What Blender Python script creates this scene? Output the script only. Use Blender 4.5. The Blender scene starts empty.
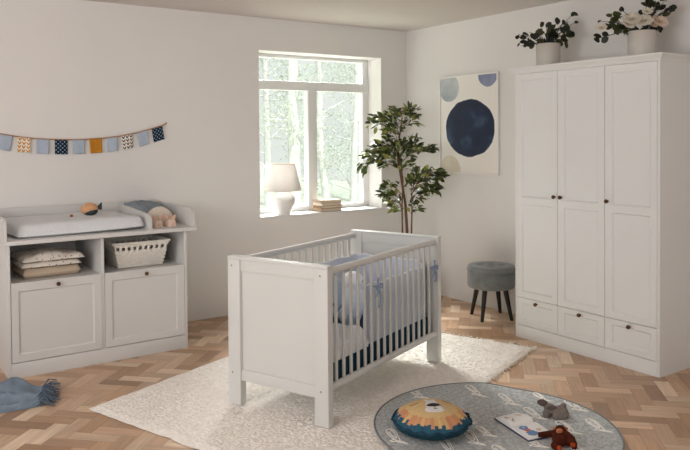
import bpy, bmesh, math, random
from mathutils import Vector, Matrix, noise, Euler
random.seed(7)
R = math.radians
PI = math.pi
scene = bpy.context.scene
COL = scene.collection

# ------------------------------------------------------------------ camera
f_px, yaw, pit, roll, y0 = 725.3981, 0.6046, -0.0206, -0.0075, 150.6288
CAM = Vector((-4.467, -5.4173, 1.4646))
_r = Vector((math.cos(yaw), -math.sin(yaw), 0)); _f = Vector((math.sin(yaw), math.cos(yaw), 0)); _z = Vector((0, 0, 1))
_f2 = _f*math.cos(pit) + _z*math.sin(pit); _z2 = _z*math.cos(pit) - _f*math.sin(pit)
_r3 = _r*math.cos(roll) + _z2*math.sin(roll); _z3 = _z2*math.cos(roll) - _r*math.sin(roll)
cd = bpy.data.cameras.new('camera'); cam = bpy.data.objects.new('camera', cd); COL.objects.link(cam)
cam.matrix_world = Matrix(((_r3.x, _z3.x, -_f2.x, CAM.x), (_r3.y, _z3.y, -_f2.y, CAM.y), (_r3.z, _z3.z, -_f2.z, CAM.z), (0, 0, 0, 1)))
cd.sensor_width = 36; cd.lens = f_px*36/690; cd.shift_y = -(225-y0)/690
cd.clip_start = 0.05
scene.camera = cam

# ------------------------------------------------------------------ materials
def lin(c):
    out = []
    for v in c[:3]:
        v /= 255.0
        out.append(v/12.92 if v <= 0.04045 else ((v+0.055)/1.055)**2.4)
    return (*out, 1.0)

def mat(name, rgb, rough=0.6, metal=0.0, spec=0.5, var=0.0, vscale=8.0, bump=0.0, bscale=60.0, sheen=0.0, trans=0.0):
    m = bpy.data.materials.new(name); m.use_nodes = True
    nt = m.node_tree; N = nt.nodes; L = nt.links
    b = N['Principled BSDF']
    b.inputs['Base Color'].default_value = lin(rgb)
    b.inputs['Roughness'].default_value = rough; b.inputs['Metallic'].default_value = metal
    b.inputs['Specular IOR Level'].default_value = spec
    if sheen: b.inputs['Sheen Weight'].default_value = sheen; b.inputs['Sheen Roughness'].default_value = 0.4
    tc = N.new('ShaderNodeTexCoord')
    if var:
        nz = N.new('ShaderNodeTexNoise'); nz.inputs['Scale'].default_value = vscale; nz.inputs['Detail'].default_value = 4
        L.new(tc.outputs['Object'], nz.inputs['Vector'])
        mr = N.new('ShaderNodeMapRange'); mr.inputs['From Min'].default_value = 0.3; mr.inputs['From Max'].default_value = 0.7
        mr.inputs['To Min'].default_value = 1-var; mr.inputs['To Max'].default_value = 1+var
        L.new(nz.outputs['Fac'], mr.inputs['Value'])
        mx = N.new('ShaderNodeMix'); mx.data_type = 'RGBA'; mx.blend_type = 'MULTIPLY'; mx.inputs['Factor'].default_value = 1
        mx.inputs[6].default_value = lin(rgb); L.new(mr.outputs['Result'], mx.inputs[7]); L.new(mx.outputs[2], b.inputs['Base Color'])
    if bump:
        n2 = N.new('ShaderNodeTexNoise'); n2.inputs['Scale'].default_value = bscale; n2.inputs['Detail'].default_value = 3
        L.new(tc.outputs['Object'], n2.inputs['Vector'])
        bp = N.new('ShaderNodeBump'); bp.inputs['Strength'].default_value = bump; bp.inputs['Distance'].default_value = 0.01
        L.new(n2.outputs['Fac'], bp.inputs['Height']); L.new(bp.outputs['Normal'], b.inputs['Normal'])
    if trans:
        t = N.new('ShaderNodeBsdfTranslucent'); t.inputs['Color'].default_value = lin(rgb)
        ms = N.new('ShaderNodeMixShader'); ms.inputs['Fac'].default_value = trans
        L.new(b.outputs[0], ms.inputs[1]); L.new(t.outputs[0], ms.inputs[2]); L.new(ms.outputs[0], N['Material Output'].inputs['Surface'])
    return m

def attr_mat(name, rough=0.7, sheen=0.0, trans=0.0, bump=0.0, bscale=80.0, spec=0.4):
    m = mat(name, (255, 255, 255), rough, sheen=sheen, trans=trans, bump=bump, bscale=bscale, spec=spec)
    N = m.node_tree.nodes; L = m.node_tree.links
    a = N.new('ShaderNodeVertexColor'); a.layer_name = 'col'
    L.new(a.outputs['Color'], N['Principled BSDF'].inputs['Base Color'])
    for n in N:
        if n.type == 'BSDF_TRANSLUCENT': L.new(a.outputs['Color'], n.inputs['Color'])
    return m

M = {}
M['wall'] = mat('wall_paint', (228, 225, 221), 0.9, spec=0.2, var=0.015, vscale=1.5, bump=0.03, bscale=120)
M['ceiling'] = mat('ceiling_paint', (214, 206, 201), 0.95, spec=0.1)
M['reveal'] = mat('window_reveal_paint', (235, 232, 228), 0.7, spec=0.3)
M['ward_white'] = mat('white_lacquer_lightened', (230, 231, 229), 0.5, spec=0.4, var=0.01, vscale=3)  # same finish as the dresser, colour lightened for the light the wardrobe lacks
M['white'] = mat('white_lacquer', (212, 210, 207), 0.5, spec=0.4, var=0.01, vscale=3)
M['crib_white'] = mat('crib_lacquer', (212, 212, 208), 0.45, spec=0.4, var=0.01, vscale=3)
M['frame_white'] = mat('window_frame_paint', (224, 223, 221), 0.45)
M['knob'] = mat('bronze_knob', (92, 66, 45), 0.35, metal=0.7)
M['screw'] = mat('steel_cap', (150, 145, 138), 0.4, metal=0.6)
M['mat_fabric'] = mat('changing_mat_cotton', (222, 224, 226), 0.9, spec=0.2, var=0.06, vscale=120, bump=0.3, bscale=25)
M['teal'] = mat('teal_fabric', (36, 66, 84), 0.9, spec=0.2, var=0.15, vscale=30)
M['bumper'] = mat('pale_blue_cotton', (208, 216, 230), 0.9, spec=0.2, var=0.04, vscale=60, bump=0.25, bscale=22)
M['bumper_inner'] = mat('mid_blue_cotton', (160, 176, 200), 0.9, spec=0.2, var=0.04, vscale=60)
M['piping'] = mat('blue_ribbon', (150, 165, 188), 0.85, spec=0.2)
M['quilt'] = mat('white_quilt', (238, 240, 244), 0.9, spec=0.2, var=0.03, vscale=40, bump=0.5, bscale=14)
M['whale'] = mat('whale_blue', (170, 188, 208), 0.9, spec=0.2, var=0.03)
M['whale_dark'] = mat('whale_dark_blue', (112, 132, 158), 0.9, spec=0.2)
M['black'] = mat('black_thread', (20, 20, 22), 0.6)
M['dotted_base'] = mat('cream_cloth', (222, 212, 200), 0.9, spec=0.2)
M['beige'] = mat('beige_knit', (196, 178, 156), 0.95, spec=0.2, bump=0.4, bscale=180)
M['basket'] = mat('white_wicker', (226, 220, 210), 0.8, spec=0.3)
M['throw'] = mat('slate_blue_throw', (124, 138, 152), 0.95, spec=0.15, var=0.22, vscale=14, bump=0.3, bscale=260)
M['throw_fringe'] = mat('slate_blue_yarn', (98, 110, 124), 0.95, spec=0.15)
M['cloth_blue'] = mat('dusty_blue_cloth', (142, 151, 160), 0.95, spec=0.15, var=0.08, vscale=30)
M['cream'] = mat('cream_towel', (226, 214, 198), 0.95, spec=0.15, bump=0.3, bscale=200)
M['pink'] = mat('blush_fabric', (224, 180, 158), 0.9, spec=0.2)
M['slipper'] = mat('slipper_plush', (226, 202, 184), 0.95, spec=0.15, bump=0.3, bscale=200)
M['orange_toy'] = mat('orange_plush', (216, 164, 122), 0.9, spec=0.2, var=0.12, vscale=60)
M['dark_toy'] = mat('dark_grey_green_plush', (62, 70, 70), 0.9, spec=0.2)
M['wood_bead'] = mat('orange_wood', (170, 98, 50), 0.5)
M['ceramic'] = mat('white_ceramic', (232, 230, 227), 0.35)
M['shade'] = mat('lamp_shade_fabric', (240, 236, 232), 0.9, spec=0.2, trans=0.3)
M['shade_trim'] = mat('lamp_shade_trim', (190, 165, 140), 0.9)
M['paper'] = mat('page_edges', (224, 208, 186), 0.9, spec=0.2)
M['bk1'] = mat('tan_book_cloth', (176, 148, 122), 0.8); M['bk2'] = mat('brown_book_cloth', (140, 110, 86), 0.8)
M['bk3'] = mat('cream_book_cloth', (214, 198, 178), 0.8); M['bk4'] = mat('taupe_book_cloth', (160, 140, 122), 0.8)
M['trunk'] = mat('ficus_bark', (104, 76, 56), 0.9, var=0.25, vscale=30, bump=0.4, bscale=60)
M['leaf'] = attr_mat('ficus_leaf', 0.42, trans=0.12)
M['dleaf'] = attr_mat('dark_leaf', 0.5, trans=0.08)
M['planter'] = mat('woven_planter', (150, 128, 104), 0.9, bump=0.5, bscale=60)
M['soil'] = mat('potting_soil', (52, 42, 34), 1.0)
M['pot'] = mat('putty_ceramic', (205, 199, 190), 0.45)
M['petal_white'] = mat('ivory_petal', (238, 230, 214), 0.8, spec=0.2, trans=0.2)
M['petal_pink'] = mat('peach_petal', (240, 220, 202), 0.8, spec=0.2, trans=0.2)
M['bud'] = mat('green_yellow_bud', (128, 122, 62), 0.8)
M['velvet'] = mat('grey_velvet', (124, 128, 129), 0.85, spec=0.2, sheen=0.35, var=0.12, vscale=16)
M['black_wood'] = mat('black_lacquered_wood', (22, 21, 21), 0.45)
M['art_frame'] = mat('pale_art_frame', (236, 232, 226), 0.5)
M['rug_fringe'] = mat('cream_wool_fringe', (228, 218, 204), 1.0, spec=0.05)
M['motif'] = mat('cream_yarn', (250, 246, 238), 0.95, spec=0.1)
M['rug_edge'] = mat('dark_grey_binding', (130, 134, 135), 0.95, spec=0.1)
M['cover_navy'] = mat('navy_book_cover', (38, 50, 84), 0.5)
M['page'] = mat('book_page', (240, 239, 236), 0.7, spec=0.3)
M['ink_blue'] = mat('blue_print', (104, 140, 186), 0.7); M['ink_red'] = mat('orange_print', (206, 98, 66), 0.7)
M['ink_tan'] = mat('tan_print', (178, 150, 128), 0.7); M['ink_pale'] = mat('pale_print', (214, 196, 182), 0.7)
M['ele'] = mat('taupe_grey_plush', (128, 119, 112), 0.95, spec=0.1, var=0.15, vscale=50, bump=0.4, bscale=260)
M['ele_dark'] = mat('dark_taupe_plush', (98, 88, 82), 0.95, spec=0.1)
M['monkey'] = mat('dark_rust_plush', (72, 30, 18), 0.95, spec=0.15, var=0.35, vscale=40, bump=0.5, bscale=200)
M['monkey_face'] = mat('tan_plush', (190, 120, 84), 0.95, spec=0.15); M['monkey_or'] = mat('bright_rust_plush', (160, 66, 30), 0.95, spec=0.15)
M['lion'] = attr_mat('lion_cushion_print', 0.9, bump=0.2, bscale=40, spec=0.15)
M['lion_white'] = mat('light_grey_felt', (222, 218, 214), 0.9, spec=0.2)
M['string'] = mat('rust_cord', (172, 126, 82), 0.9)
M['outleaf'] = attr_mat('bleached_leaf', 0.8, trans=0.35)
M['outbark'] = mat('bleached_bark', (206, 206, 202), 0.95, var=0.15, vscale=6)  # bark colour bleached to look overexposed and hazy
M['outground'] = mat('lawn', (190, 198, 180), 1.0, var=0.2, vscale=3)

def glass_mat():
    m = bpy.data.materials.new('window_glass'); m.use_nodes = True
    N = m.node_tree.nodes; L = m.node_tree.links; N.remove(N['Principled BSDF'])
    t = N.new('ShaderNodeBsdfTransparent'); t.inputs['Color'].default_value = (0.97, 0.985, 0.975, 1)
    g = N.new('ShaderNodeBsdfGlossy'); g.inputs['Roughness'].default_value = 0.02
    ms = N.new('ShaderNodeMixShader'); ms.inputs['Fac'].default_value = 0.05
    L.new(t.outputs[0], ms.inputs[1]); L.new(g.outputs[0], ms.inputs[2]); L.new(ms.outputs[0], N['Material Output'].inputs['Surface'])
    return m
M['glass'] = glass_mat()

def parquet_mat():
    m = attr_mat('oak_herringbone', 0.38, spec=0.45); N = m.node_tree.nodes; L = m.node_tree.links
    b = N['Principled BSDF']; b.inputs['Coat Weight'].default_value = 0.35; b.inputs['Coat Roughness'].default_value = 0.38
    uv = N.new('ShaderNodeUVMap'); uv.uv_map = 'grain'
    mp = N.new('ShaderNodeMapping'); mp.inputs['Scale'].default_value = (5, 70, 1); L.new(uv.outputs[0], mp.inputs[0])
    nz = N.new('ShaderNodeTexNoise'); nz.inputs['Scale'].default_value = 1.0; nz.inputs['Detail'].default_value = 5; nz.inputs['Distortion'].default_value = 0.6
    L.new(mp.outputs[0], nz.inputs['Vector'])
    mr = N.new('ShaderNodeMapRange'); mr.inputs['From Min'].default_value = 0.3; mr.inputs['From Max'].default_value = 0.7
    mr.inputs['To Min'].default_value = 0.80; mr.inputs['To Max'].default_value = 1.12; L.new(nz.outputs['Fac'], mr.inputs['Value'])
    a = [n for n in N if n.type == 'VERTEX_COLOR'][0]
    mx = N.new('ShaderNodeMix'); mx.data_type = 'RGBA'; mx.blend_type = 'MULTIPLY'; mx.inputs['Factor'].default_value = 1
    L.new(a.outputs['Color'], mx.inputs[6]); L.new(mr.outputs['Result'], mx.inputs[7]); L.new(mx.outputs[2], b.inputs['Base Color'])
    rr = N.new('ShaderNodeMapRange'); rr.inputs['To Min'].default_value = 0.32; rr.inputs['To Max'].default_value = 0.5
    L.new(nz.outputs['Fac'], rr.inputs['Value']); L.new(rr.outputs['Result'], b.inputs['Roughness'])
    bp = N.new('ShaderNodeBump'); bp.inputs['Strength'].default_value = 0.08; bp.inputs['Distance'].default_value = 0.002
    L.new(nz.outputs['Fac'], bp.inputs['Height']); L.new(bp.outputs['Normal'], b.inputs['Normal'])
    return m
M['parquet'] = parquet_mat()

def noise_mat(name, c1, c2, scale, rough=0.95, bump=0.6, bscale=None, detail=6):
    m = bpy.data.materials.new(name); m.use_nodes = True
    N = m.node_tree.nodes; L = m.node_tree.links; b = N['Principled BSDF']
    b.inputs['Roughness'].default_value = rough; b.inputs['Specular IOR Level'].default_value = 0.1
    tc = N.new('ShaderNodeTexCoord'); nz = N.new('ShaderNodeTexNoise'); nz.inputs['Scale'].default_value = scale; nz.inputs['Detail'].default_value = detail; nz.inputs['Roughness'].default_value = 0.7
    L.new(tc.outputs['Object'], nz.inputs['Vector'])
    cr = N.new('ShaderNodeValToRGB'); cr.color_ramp.elements[0].position = 0.34; cr.color_ramp.elements[1].position = 0.66
    cr.color_ramp.elements[0].color = lin(c1); cr.color_ramp.elements[1].color = lin(c2)
    L.new(nz.outputs['Fac'], cr.inputs['Fac']); L.new(cr.outputs['Color'], b.inputs['Base Color'])
    n2 = N.new('ShaderNodeTexNoise'); n2.inputs['Scale'].default_value = bscale or scale*2; n2.inputs['Detail'].default_value = 3
    L.new(tc.outputs['Object'], n2.inputs['Vector'])
    bp = N.new('ShaderNodeBump'); bp.inputs['Strength'].default_value = bump; bp.inputs['Distance'].default_value = 0.01
    L.new(n2.outputs['Fac'], bp.inputs['Height']); L.new(bp.outputs['Normal'], b.inputs['Normal'])
    return m
M['shag'] = noise_mat('cream_shag_wool', (230, 223, 213), (249, 243, 235), 34, bump=0.6, bscale=70)
M['round_rug'] = noise_mat('grey_rug_pile', (154, 157, 157), (214, 217, 216), 60, bump=0.5, bscale=200)

def pattern_mat(name, kind, c1, c2):
    """woven print on a flag, from its UVs"""
    m = bpy.data.materials.new(name); m.use_nodes = True
    N = m.node_tree.nodes; L = m.node_tree.links; b = N['Principled BSDF']
    b.inputs['Roughness'].default_value = 0.95; b.inputs['Specular IOR Level'].default_value = 0.1
    uv = N.new('ShaderNodeUVMap'); uv.uv_map = 'print'
    sp = N.new('ShaderNodeSeparateXYZ'); L.new(uv.outputs[0], sp.inputs[0])
    def mt(op, a, bb=None):
        n = N.new('ShaderNodeMath'); n.operation = op
        for i, v in enumerate((a, bb)):
            if v is None: continue
            if isinstance(v, (int, float)): n.inputs[i].default_value = v
            else: L.new(v, n.inputs[i])
        return n.outputs[0]
    u, v = sp.outputs[0], sp.outputs[1]
    if kind == 'dots':      # small offset diamonds
        a = mt('FRACT', mt('ADD', mt('MULTIPLY', u, 3), mt('MULTIPLY', v, 3.6))); c = mt('FRACT', mt('SUBTRACT', mt('MULTIPLY', u, 3), mt('MULTIPLY', v, 3.6)))
        fac = mt('MULTIPLY', mt('GREATER_THAN', a, 0.55), mt('GREATER_THAN', c, 0.55))
    else:                   # columns of little chevrons
        w = mt('ABSOLUTE', mt('SUBTRACT', mt('FRACT', mt('MULTIPLY', u, 3)), 0.5))
        s = mt('FRACT', mt('ADD', mt('MULTIPLY', v, 4), mt('MULTIPLY', w, 1.4)))
        fac = mt('MULTIPLY', mt('GREATER_THAN', s, 0.5), mt('LESS_THAN', w, 0.4))
    mx = N.new('ShaderNodeMix'); mx.data_type = 'RGBA'; L.new(fac, mx.inputs[0])
    mx.inputs[6].default_value = lin(c1); mx.inputs[7].default_value = lin(c2)
    L.new(mx.outputs[2], b.inputs['Base Color'])
    return m
M['fl_blue'] = mat('flag_pale_blue', (176, 187, 203), 0.95, spec=0.1, var=0.05, vscale=40)
M['fl_ochre'] = mat('flag_ochre', (190, 128, 44), 0.95, spec=0.1, var=0.05, vscale=40)
M['fl_navy'] = pattern_mat('flag_navy_dots', 'dots', (26, 40, 58), (140, 160, 176))
M['fl_yel'] = pattern_mat('flag_yellow_chevrons', 'chev', (236, 229, 216), (204, 140, 52))
M['fl_bw'] = pattern_mat('flag_black_chevrons', 'chev', (236, 229, 220), (44, 38, 36))
M['dots_cloth'] = None

def cloth_dots():
    m = mat('dotted_muslin', (224, 215, 204), 0.95, spec=0.1, bump=0.3, bscale=40); N = m.node_tree.nodes; L = m.node_tree.links
    tc = [n for n in N if n.type == 'TEX_COORD'][0]
    vo = N.new('ShaderNodeTexVoronoi'); vo.inputs['Scale'].default_value = 42; L.new(tc.outputs['Object'], vo.inputs['Vector'])
    lt = N.new('ShaderNodeMath'); lt.operation = 'LESS_THAN'; lt.inputs[1].default_value = 0.18; L.new(vo.outputs['Distance'], lt.inputs[0])
    mx = N.new('ShaderNodeMix'); mx.data_type = 'RGBA'; L.new(lt.outputs[0], mx.inputs[0]); mx.inputs[6].default_value = lin((224, 215, 204)); mx.inputs[7].default_value = lin((96, 76, 62))
    L.new(mx.outputs[2], N['Principled BSDF'].inputs['Base Color'])
    return m
M['dots_cloth'] = cloth_dots()

def art_mat():
    """watercolour spots on paper, drawn in the sheet's own (object) coordinates, metres"""
    m = bpy.data.materials.new('watercolour_print'); m.use_nodes = True
    N = m.node_tree.nodes; L = m.node_tree.links; b = N['Principled BSDF']; b.inputs['Roughness'].default_value = 0.6
    tc = N.new('ShaderNodeTexCoord')
    nz = N.new('ShaderNodeTexNoise'); nz.inputs['Scale'].default_value = 6; nz.inputs['Detail'].default_value = 5; L.new(tc.outputs['Object'], nz.inputs['Vector'])
    nd = N.new('ShaderNodeTexNoise'); nd.inputs['Scale'].default_value = 9; nd.inputs['Detail'].default_value = 2; L.new(tc.outputs['Object'], nd.inputs['Vector'])
    sp = N.new('ShaderNodeSeparateXYZ'); L.new(tc.outputs['Object'], sp.inputs[0])
    def mt(op, a, bb=None):
        n = N.new('ShaderNodeMath'); n.operation = op
        for i, v in enumerate((a, bb)):
            if v is None: continue
            if isinstance(v, (int, float)): n.inputs[i].default_value = v
            else: L.new(v, n.inputs[i])
        return n.outputs[0]
    def ramp(src, stops):
        cr = N.new('ShaderNodeValToRGB'); e = cr.color_ramp.elements
        e[0].position, e[0].color = stops[0][0], lin(stops[0][1]); e[1].position, e[1].color = stops[-1][0], lin(stops[-1][1])
        for p, c in stops[1:-1]:
            x = e.new(p); x.color = lin(c)
        L.new(src, cr.inputs['Fac']); return cr.outputs['Color']
    prev = None
    def spot(cy, cz, ry, rz, colour, soft):
        nonlocal prev
        dy = mt('DIVIDE', mt('SUBTRACT', sp.outputs[1], cy), ry); dz = mt('DIVIDE', mt('SUBTRACT', sp.outputs[2], cz), rz)
        d = mt('SQRT', mt('ADD', mt('MULTIPLY', dy, dy), mt('MULTIPLY', dz, dz)))
        d = mt('ADD', d, mt('MULTIPLY', mt('SUBTRACT', nd.outputs['Fac'], 0.5), 0.10))
        mr = N.new('ShaderNodeMapRange'); mr.inputs['From Min'].default_value = 1.0; mr.inputs['From Max'].default_value = 1.0-soft
        L.new(d, mr.inputs['Value'])
        mx = N.new('ShaderNodeMix'); mx.data_type = 'RGBA'; L.new(mr.outputs['Result'], mx.inputs[0])
        if prev is None: mx.inputs[6].default_value = lin((236, 231, 223))
        else: L.new(prev, mx.inputs[6])
        L.new(colour, mx.inputs[7]); prev = mx.outputs[2]
    navy = ramp(nz.outputs['Fac'], [(0.3, (10, 20, 44)), (0.55, (17, 33, 64)), (0.74, (60, 80, 108))])
    grey = ramp(nz.outputs['Fac'], [(0.35, (158, 166, 172)), (0.6, (190, 194, 195)), (0.75, (208, 207, 203))])
    lil = ramp(nz.outputs['Fac'], [(0.35, (106, 116, 150)), (0.7, (150, 156, 178))])
    sand = ramp(nz.outputs['Fac'], [(0.35, (214, 202, 180)), (0.7, (226, 216, 198))])
    spot(-0.870, 1.522, 0.318, 0.268, ramp(nz.outputs['Fac'], [(0, (238, 234, 226)), (1, (238, 234, 226))]), 0.03)
    spot(-0.870, 1.522, 0.302, 0.254, navy, 0.03)
    spot(-0.615, 1.88, 0.13, 0.125, grey, 0.05)
    spot(-1.09, 1.97, 0.115, 0.105, lil, 0.05)
    spot(-0.625, 1.16, 0.135, 0.125, sand, 0.05)
    L.new(prev, b.inputs['Base Color'])
    return m
M['art'] = art_mat()

# ------------------------------------------------------------------ mesh builder
class MB:
    def __init__(s, T=None):
        s.bm = bmesh.new(); s.T = T or Matrix.Identity(4); s.col = None; s.uvn = None
    def _c(s):
        if s.col is None: s.col = s.bm.loops.layers.color.new('col')
        return s.col
    def paint(s, faces, rgb):
        l = s._c(); c = lin(rgb)
        # byte colour layers are stored sRGB-encoded, so pass display values
        c = (rgb[0]/255, rgb[1]/255, rgb[2]/255, 1)
        for f in faces:
            for lp in f.loops: lp[l] = c
    def box(s, x0, x1, y0, y1, z0, z1, bev=0.0, seg=2, T=None):
        x0, x1 = min(x0, x1), max(x0, x1); y0, y1 = min(y0, y1), max(y0, y1); z0, z1 = min(z0, z1), max(z0, z1)
        v = [s.bm.verts.new((x, y, z)) for x in (x0, x1) for y in (y0, y1) for z in (z0, z1)]
        idx = [(0, 1, 3, 2), (4, 6, 7, 5), (0, 4, 5, 1), (2, 3, 7, 6), (0, 2, 6, 4), (1, 5, 7, 3)]
        fs = [s.bm.faces.new([v[i] for i in q]) for q in idx]
        if T:
            for q in v: q.co = T @ q.co
        if bev:
            es = list({e for f in fs for e in f.edges})
            r = bmesh.ops.bevel(s.bm, geom=es, offset=min(bev, 0.49*min(x1-x0, y1-y0, z1-z0)), segments=seg, profile=0.6, affect='EDGES')
            fs = [f for f in r['faces'] if f.is_valid]
        return fs
    def lathe(s, prof, c=(0, 0, 0), n=32, axis=None):
        c = Vector(c); rot = Vector((0, 0, 1)).rotation_difference(Vector(axis)).to_matrix() if axis else Matrix.Identity(3)
        rings = []
        for r, z in prof:
            if r < 1e-5: rings.append([s.bm.verts.new(c + rot @ Vector((0, 0, z)))])
            else: rings.append([s.bm.verts.new(c + rot @ Vector((r*math.cos(2*PI*k/n), r*math.sin(2*PI*k/n), z))) for k in range(n)])
        fs = []
        for a, b in zip(rings, rings[1:]):
            for k in range(n):
                k2 = (k+1) % n
                if len(a) == 1 and len(b) == 1: continue
                if len(a) == 1: fs.append(s.bm.faces.new((a[0], b[k2], b[k])))
                elif len(b) == 1: fs.append(s.bm.faces.new((a[k], a[k2], b[0])))
                else: fs.append(s.bm.faces.new((a[k], a[k2], b[k2], b[k])))
        return fs
    def tube(s, pts, r, n=8, cap=True, flat=1.0):
        pts = [Vector(p) for p in pts]; rs = r if isinstance(r, (list, tuple)) else [r]*len(pts)
        rings = []; up = None
        for i, p in enumerate(pts):
            d = (pts[min(i+1, len(pts)-1)] - pts[max(i-1, 0)])
            if d.length < 1e-9: d = Vector((0, 0, 1))
            d.normalize()
            if up is None: up = Vector((0, 0, 1)) if abs(d.z) < 0.9 else Vector((1, 0, 0))
            a = d.cross(up)
            if a.length < 1e-4: a = d.cross(Vector((0, 1, 0.1)))
            a.normalize(); b = a.cross(d).normalized(); up = b
            rings.append([s.bm.verts.new(p + (a*math.cos(2*PI*k/n) + b*math.sin(2*PI*k/n)*flat)*rs[i]) for k in range(n)])
        fs = []
        for a, b in zip(rings, rings[1:]):
            for k in range(n): fs.append(s.bm.faces.new((a[k], a[(k+1) % n], b[(k+1) % n], b[k])))
        if cap: fs.append(s.bm.faces.new(rings[0][::-1])); fs.append(s.bm.faces.new(rings[-1]))
        return fs
    def ball(s, c, rad, rot=None, u=16, v=10):
        rx, ry, rz = rad if isinstance(rad, (tuple, list)) else (rad,)*3
        Tm = Matrix.Translation(Vector(c)) @ (Euler(rot).to_matrix().to_4x4() if rot else Matrix.Identity(4)) @ Matrix.Diagonal((rx, ry, rz, 1))
        r = bmesh.ops.create_uvsphere(s.bm, u_segments=u, v_segments=v, radius=1, matrix=Tm)
        return list({f for q in r['verts'] for f in q.link_faces})
    def grid(s, fn, nu, nv, cu=False):
        V = [[s.bm.verts.new(fn(i/(nu if cu else nu-1), j/(nv-1))) for j in range(nv)] for i in range(nu)]
        fs = []
        for i in range(nu if cu else nu-1):
            for j in range(nv-1):
                i2 = (i+1) % nu
                fs.append(s.bm.faces.new((V[i][j], V[i2][j], V[i2][j+1], V[i][j+1])))
        return fs, V
    def slab(s, top, bot, nu, nv):
        """closed pillow-like solid from two height functions over the unit square"""
        A = [[s.bm.verts.new(top(i/(nu-1), j/(nv-1))) for j in range(nv)] for i in range(nu)]
        B = [[s.bm.verts.new(bot(i/(nu-1), j/(nv-1))) for j in range(nv)] for i in range(nu)]
        fs = []
        for i in range(nu-1):
            for j in range(nv-1):
                fs.append(s.bm.faces.new((A[i][j], A[i+1][j], A[i+1][j+1], A[i][j+1])))
                fs.append(s.bm.faces.new((B[i][j], B[i][j+1], B[i+1][j+1], B[i+1][j])))
        rim = [(i, 0) for i in range(nu)] + [(nu-1, j) for j in range(1, nv)] + [(i, nv-1) for i in range(nu-2, -1, -1)] + [(0, j) for j in range(nv-2, 0, -1)]
        for (a, b), (c, d) in zip(rim, rim[1:]+rim[:1]):
            fs.append(s.bm.faces.new((A[a][b], B[a][b], B[c][d], A[c][d])))
        return fs
    def prism(s, outline, d):
        """outline: list of 3D points in a plane, extruded by vector d"""
        d = Vector(d); a = [s.bm.verts.new(p) for p in outline]; b = [s.bm.verts.new(Vector(p)+d) for p in outline]
        fs = [s.bm.faces.new(a), s.bm.faces.new(b[::-1])]; n = len(a)
        for i in range(n): fs.append(s.bm.faces.new((a[i], b[i], b[(i+1) % n], a[(i+1) % n])))
        return fs
    def build(s, name, m, parent=None, ang=40, remesh=None, recalc=True, subd=0):
        if s.T != Matrix.Identity(4): bmesh.ops.transform(s.bm, matrix=s.T, verts=s.bm.verts)
        if parent:
            bpy.context.view_layer.update()
            bmesh.ops.transform(s.bm, matrix=parent.matrix_world.inverted(), verts=s.bm.verts)
        if recalc: bmesh.ops.recalc_face_normals(s.bm, faces=s.bm.faces)
        me = bpy.data.meshes.new(name); s.bm.to_mesh(me); s.bm.free()
        me.materials.append(M[m] if isinstance(m, str) else m)
        if ang:
            for p in me.polygons: p.use_smooth = True
            if ang < 180: me.set_sharp_from_angle(angle=R(ang))
        o = bpy.data.objects.new(name, me); COL.objects.link(o)
        if parent: o.parent = parent
        if remesh:
            md = o.modifiers.new('remesh', 'REMESH'); md.mode = 'VOXEL'; md.voxel_size = remesh; md.use_smooth_shade = True
            sm = o.modifiers.new('smooth', 'SMOOTH'); sm.iterations = 6; sm.factor = 0.5
        if subd:
            sd = o.modifiers.new('subd', 'SUBSURF'); sd.levels = subd; sd.render_levels = subd
        return o

def tag(o, label=None, cat=None, group=None, kind=None):
    if label: o['label'] = label
    if cat: o['category'] = cat
    if group: o['group'] = group
    if kind: o['kind'] = kind
    return o
def thing(name, label, cat, loc=(0, 0, 0), rz=0, group=None):
    o = bpy.data.objects.new(name, None); COL.objects.link(o); o.empty_display_size = 0.1
    o.location = loc; o.rotation_euler = (0, 0, rz)
    bpy.context.view_layer.update()
    return tag(o, label, cat, group)
def solo(o, label, cat, group=None):
    """re-base a one-mesh thing so that its origin is at its foot"""
    me = o.data; vs = [v.co for v in me.vertices]
    c = Vector((sum(v.x for v in vs)/len(vs), sum(v.y for v in vs)/len(vs), min(v.z for v in vs)))
    me.transform(Matrix.Translation(-c)); o.location = c
    return tag(o, label, cat, group)
def copy_tree(o, parent=None):
    c = o.copy(); COL.objects.link(c)
    if parent: c.parent = parent
    for ch in list(o.children): copy_tree(ch, c)
    return c
def structure(o): o['kind'] = 'structure'; return o
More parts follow.
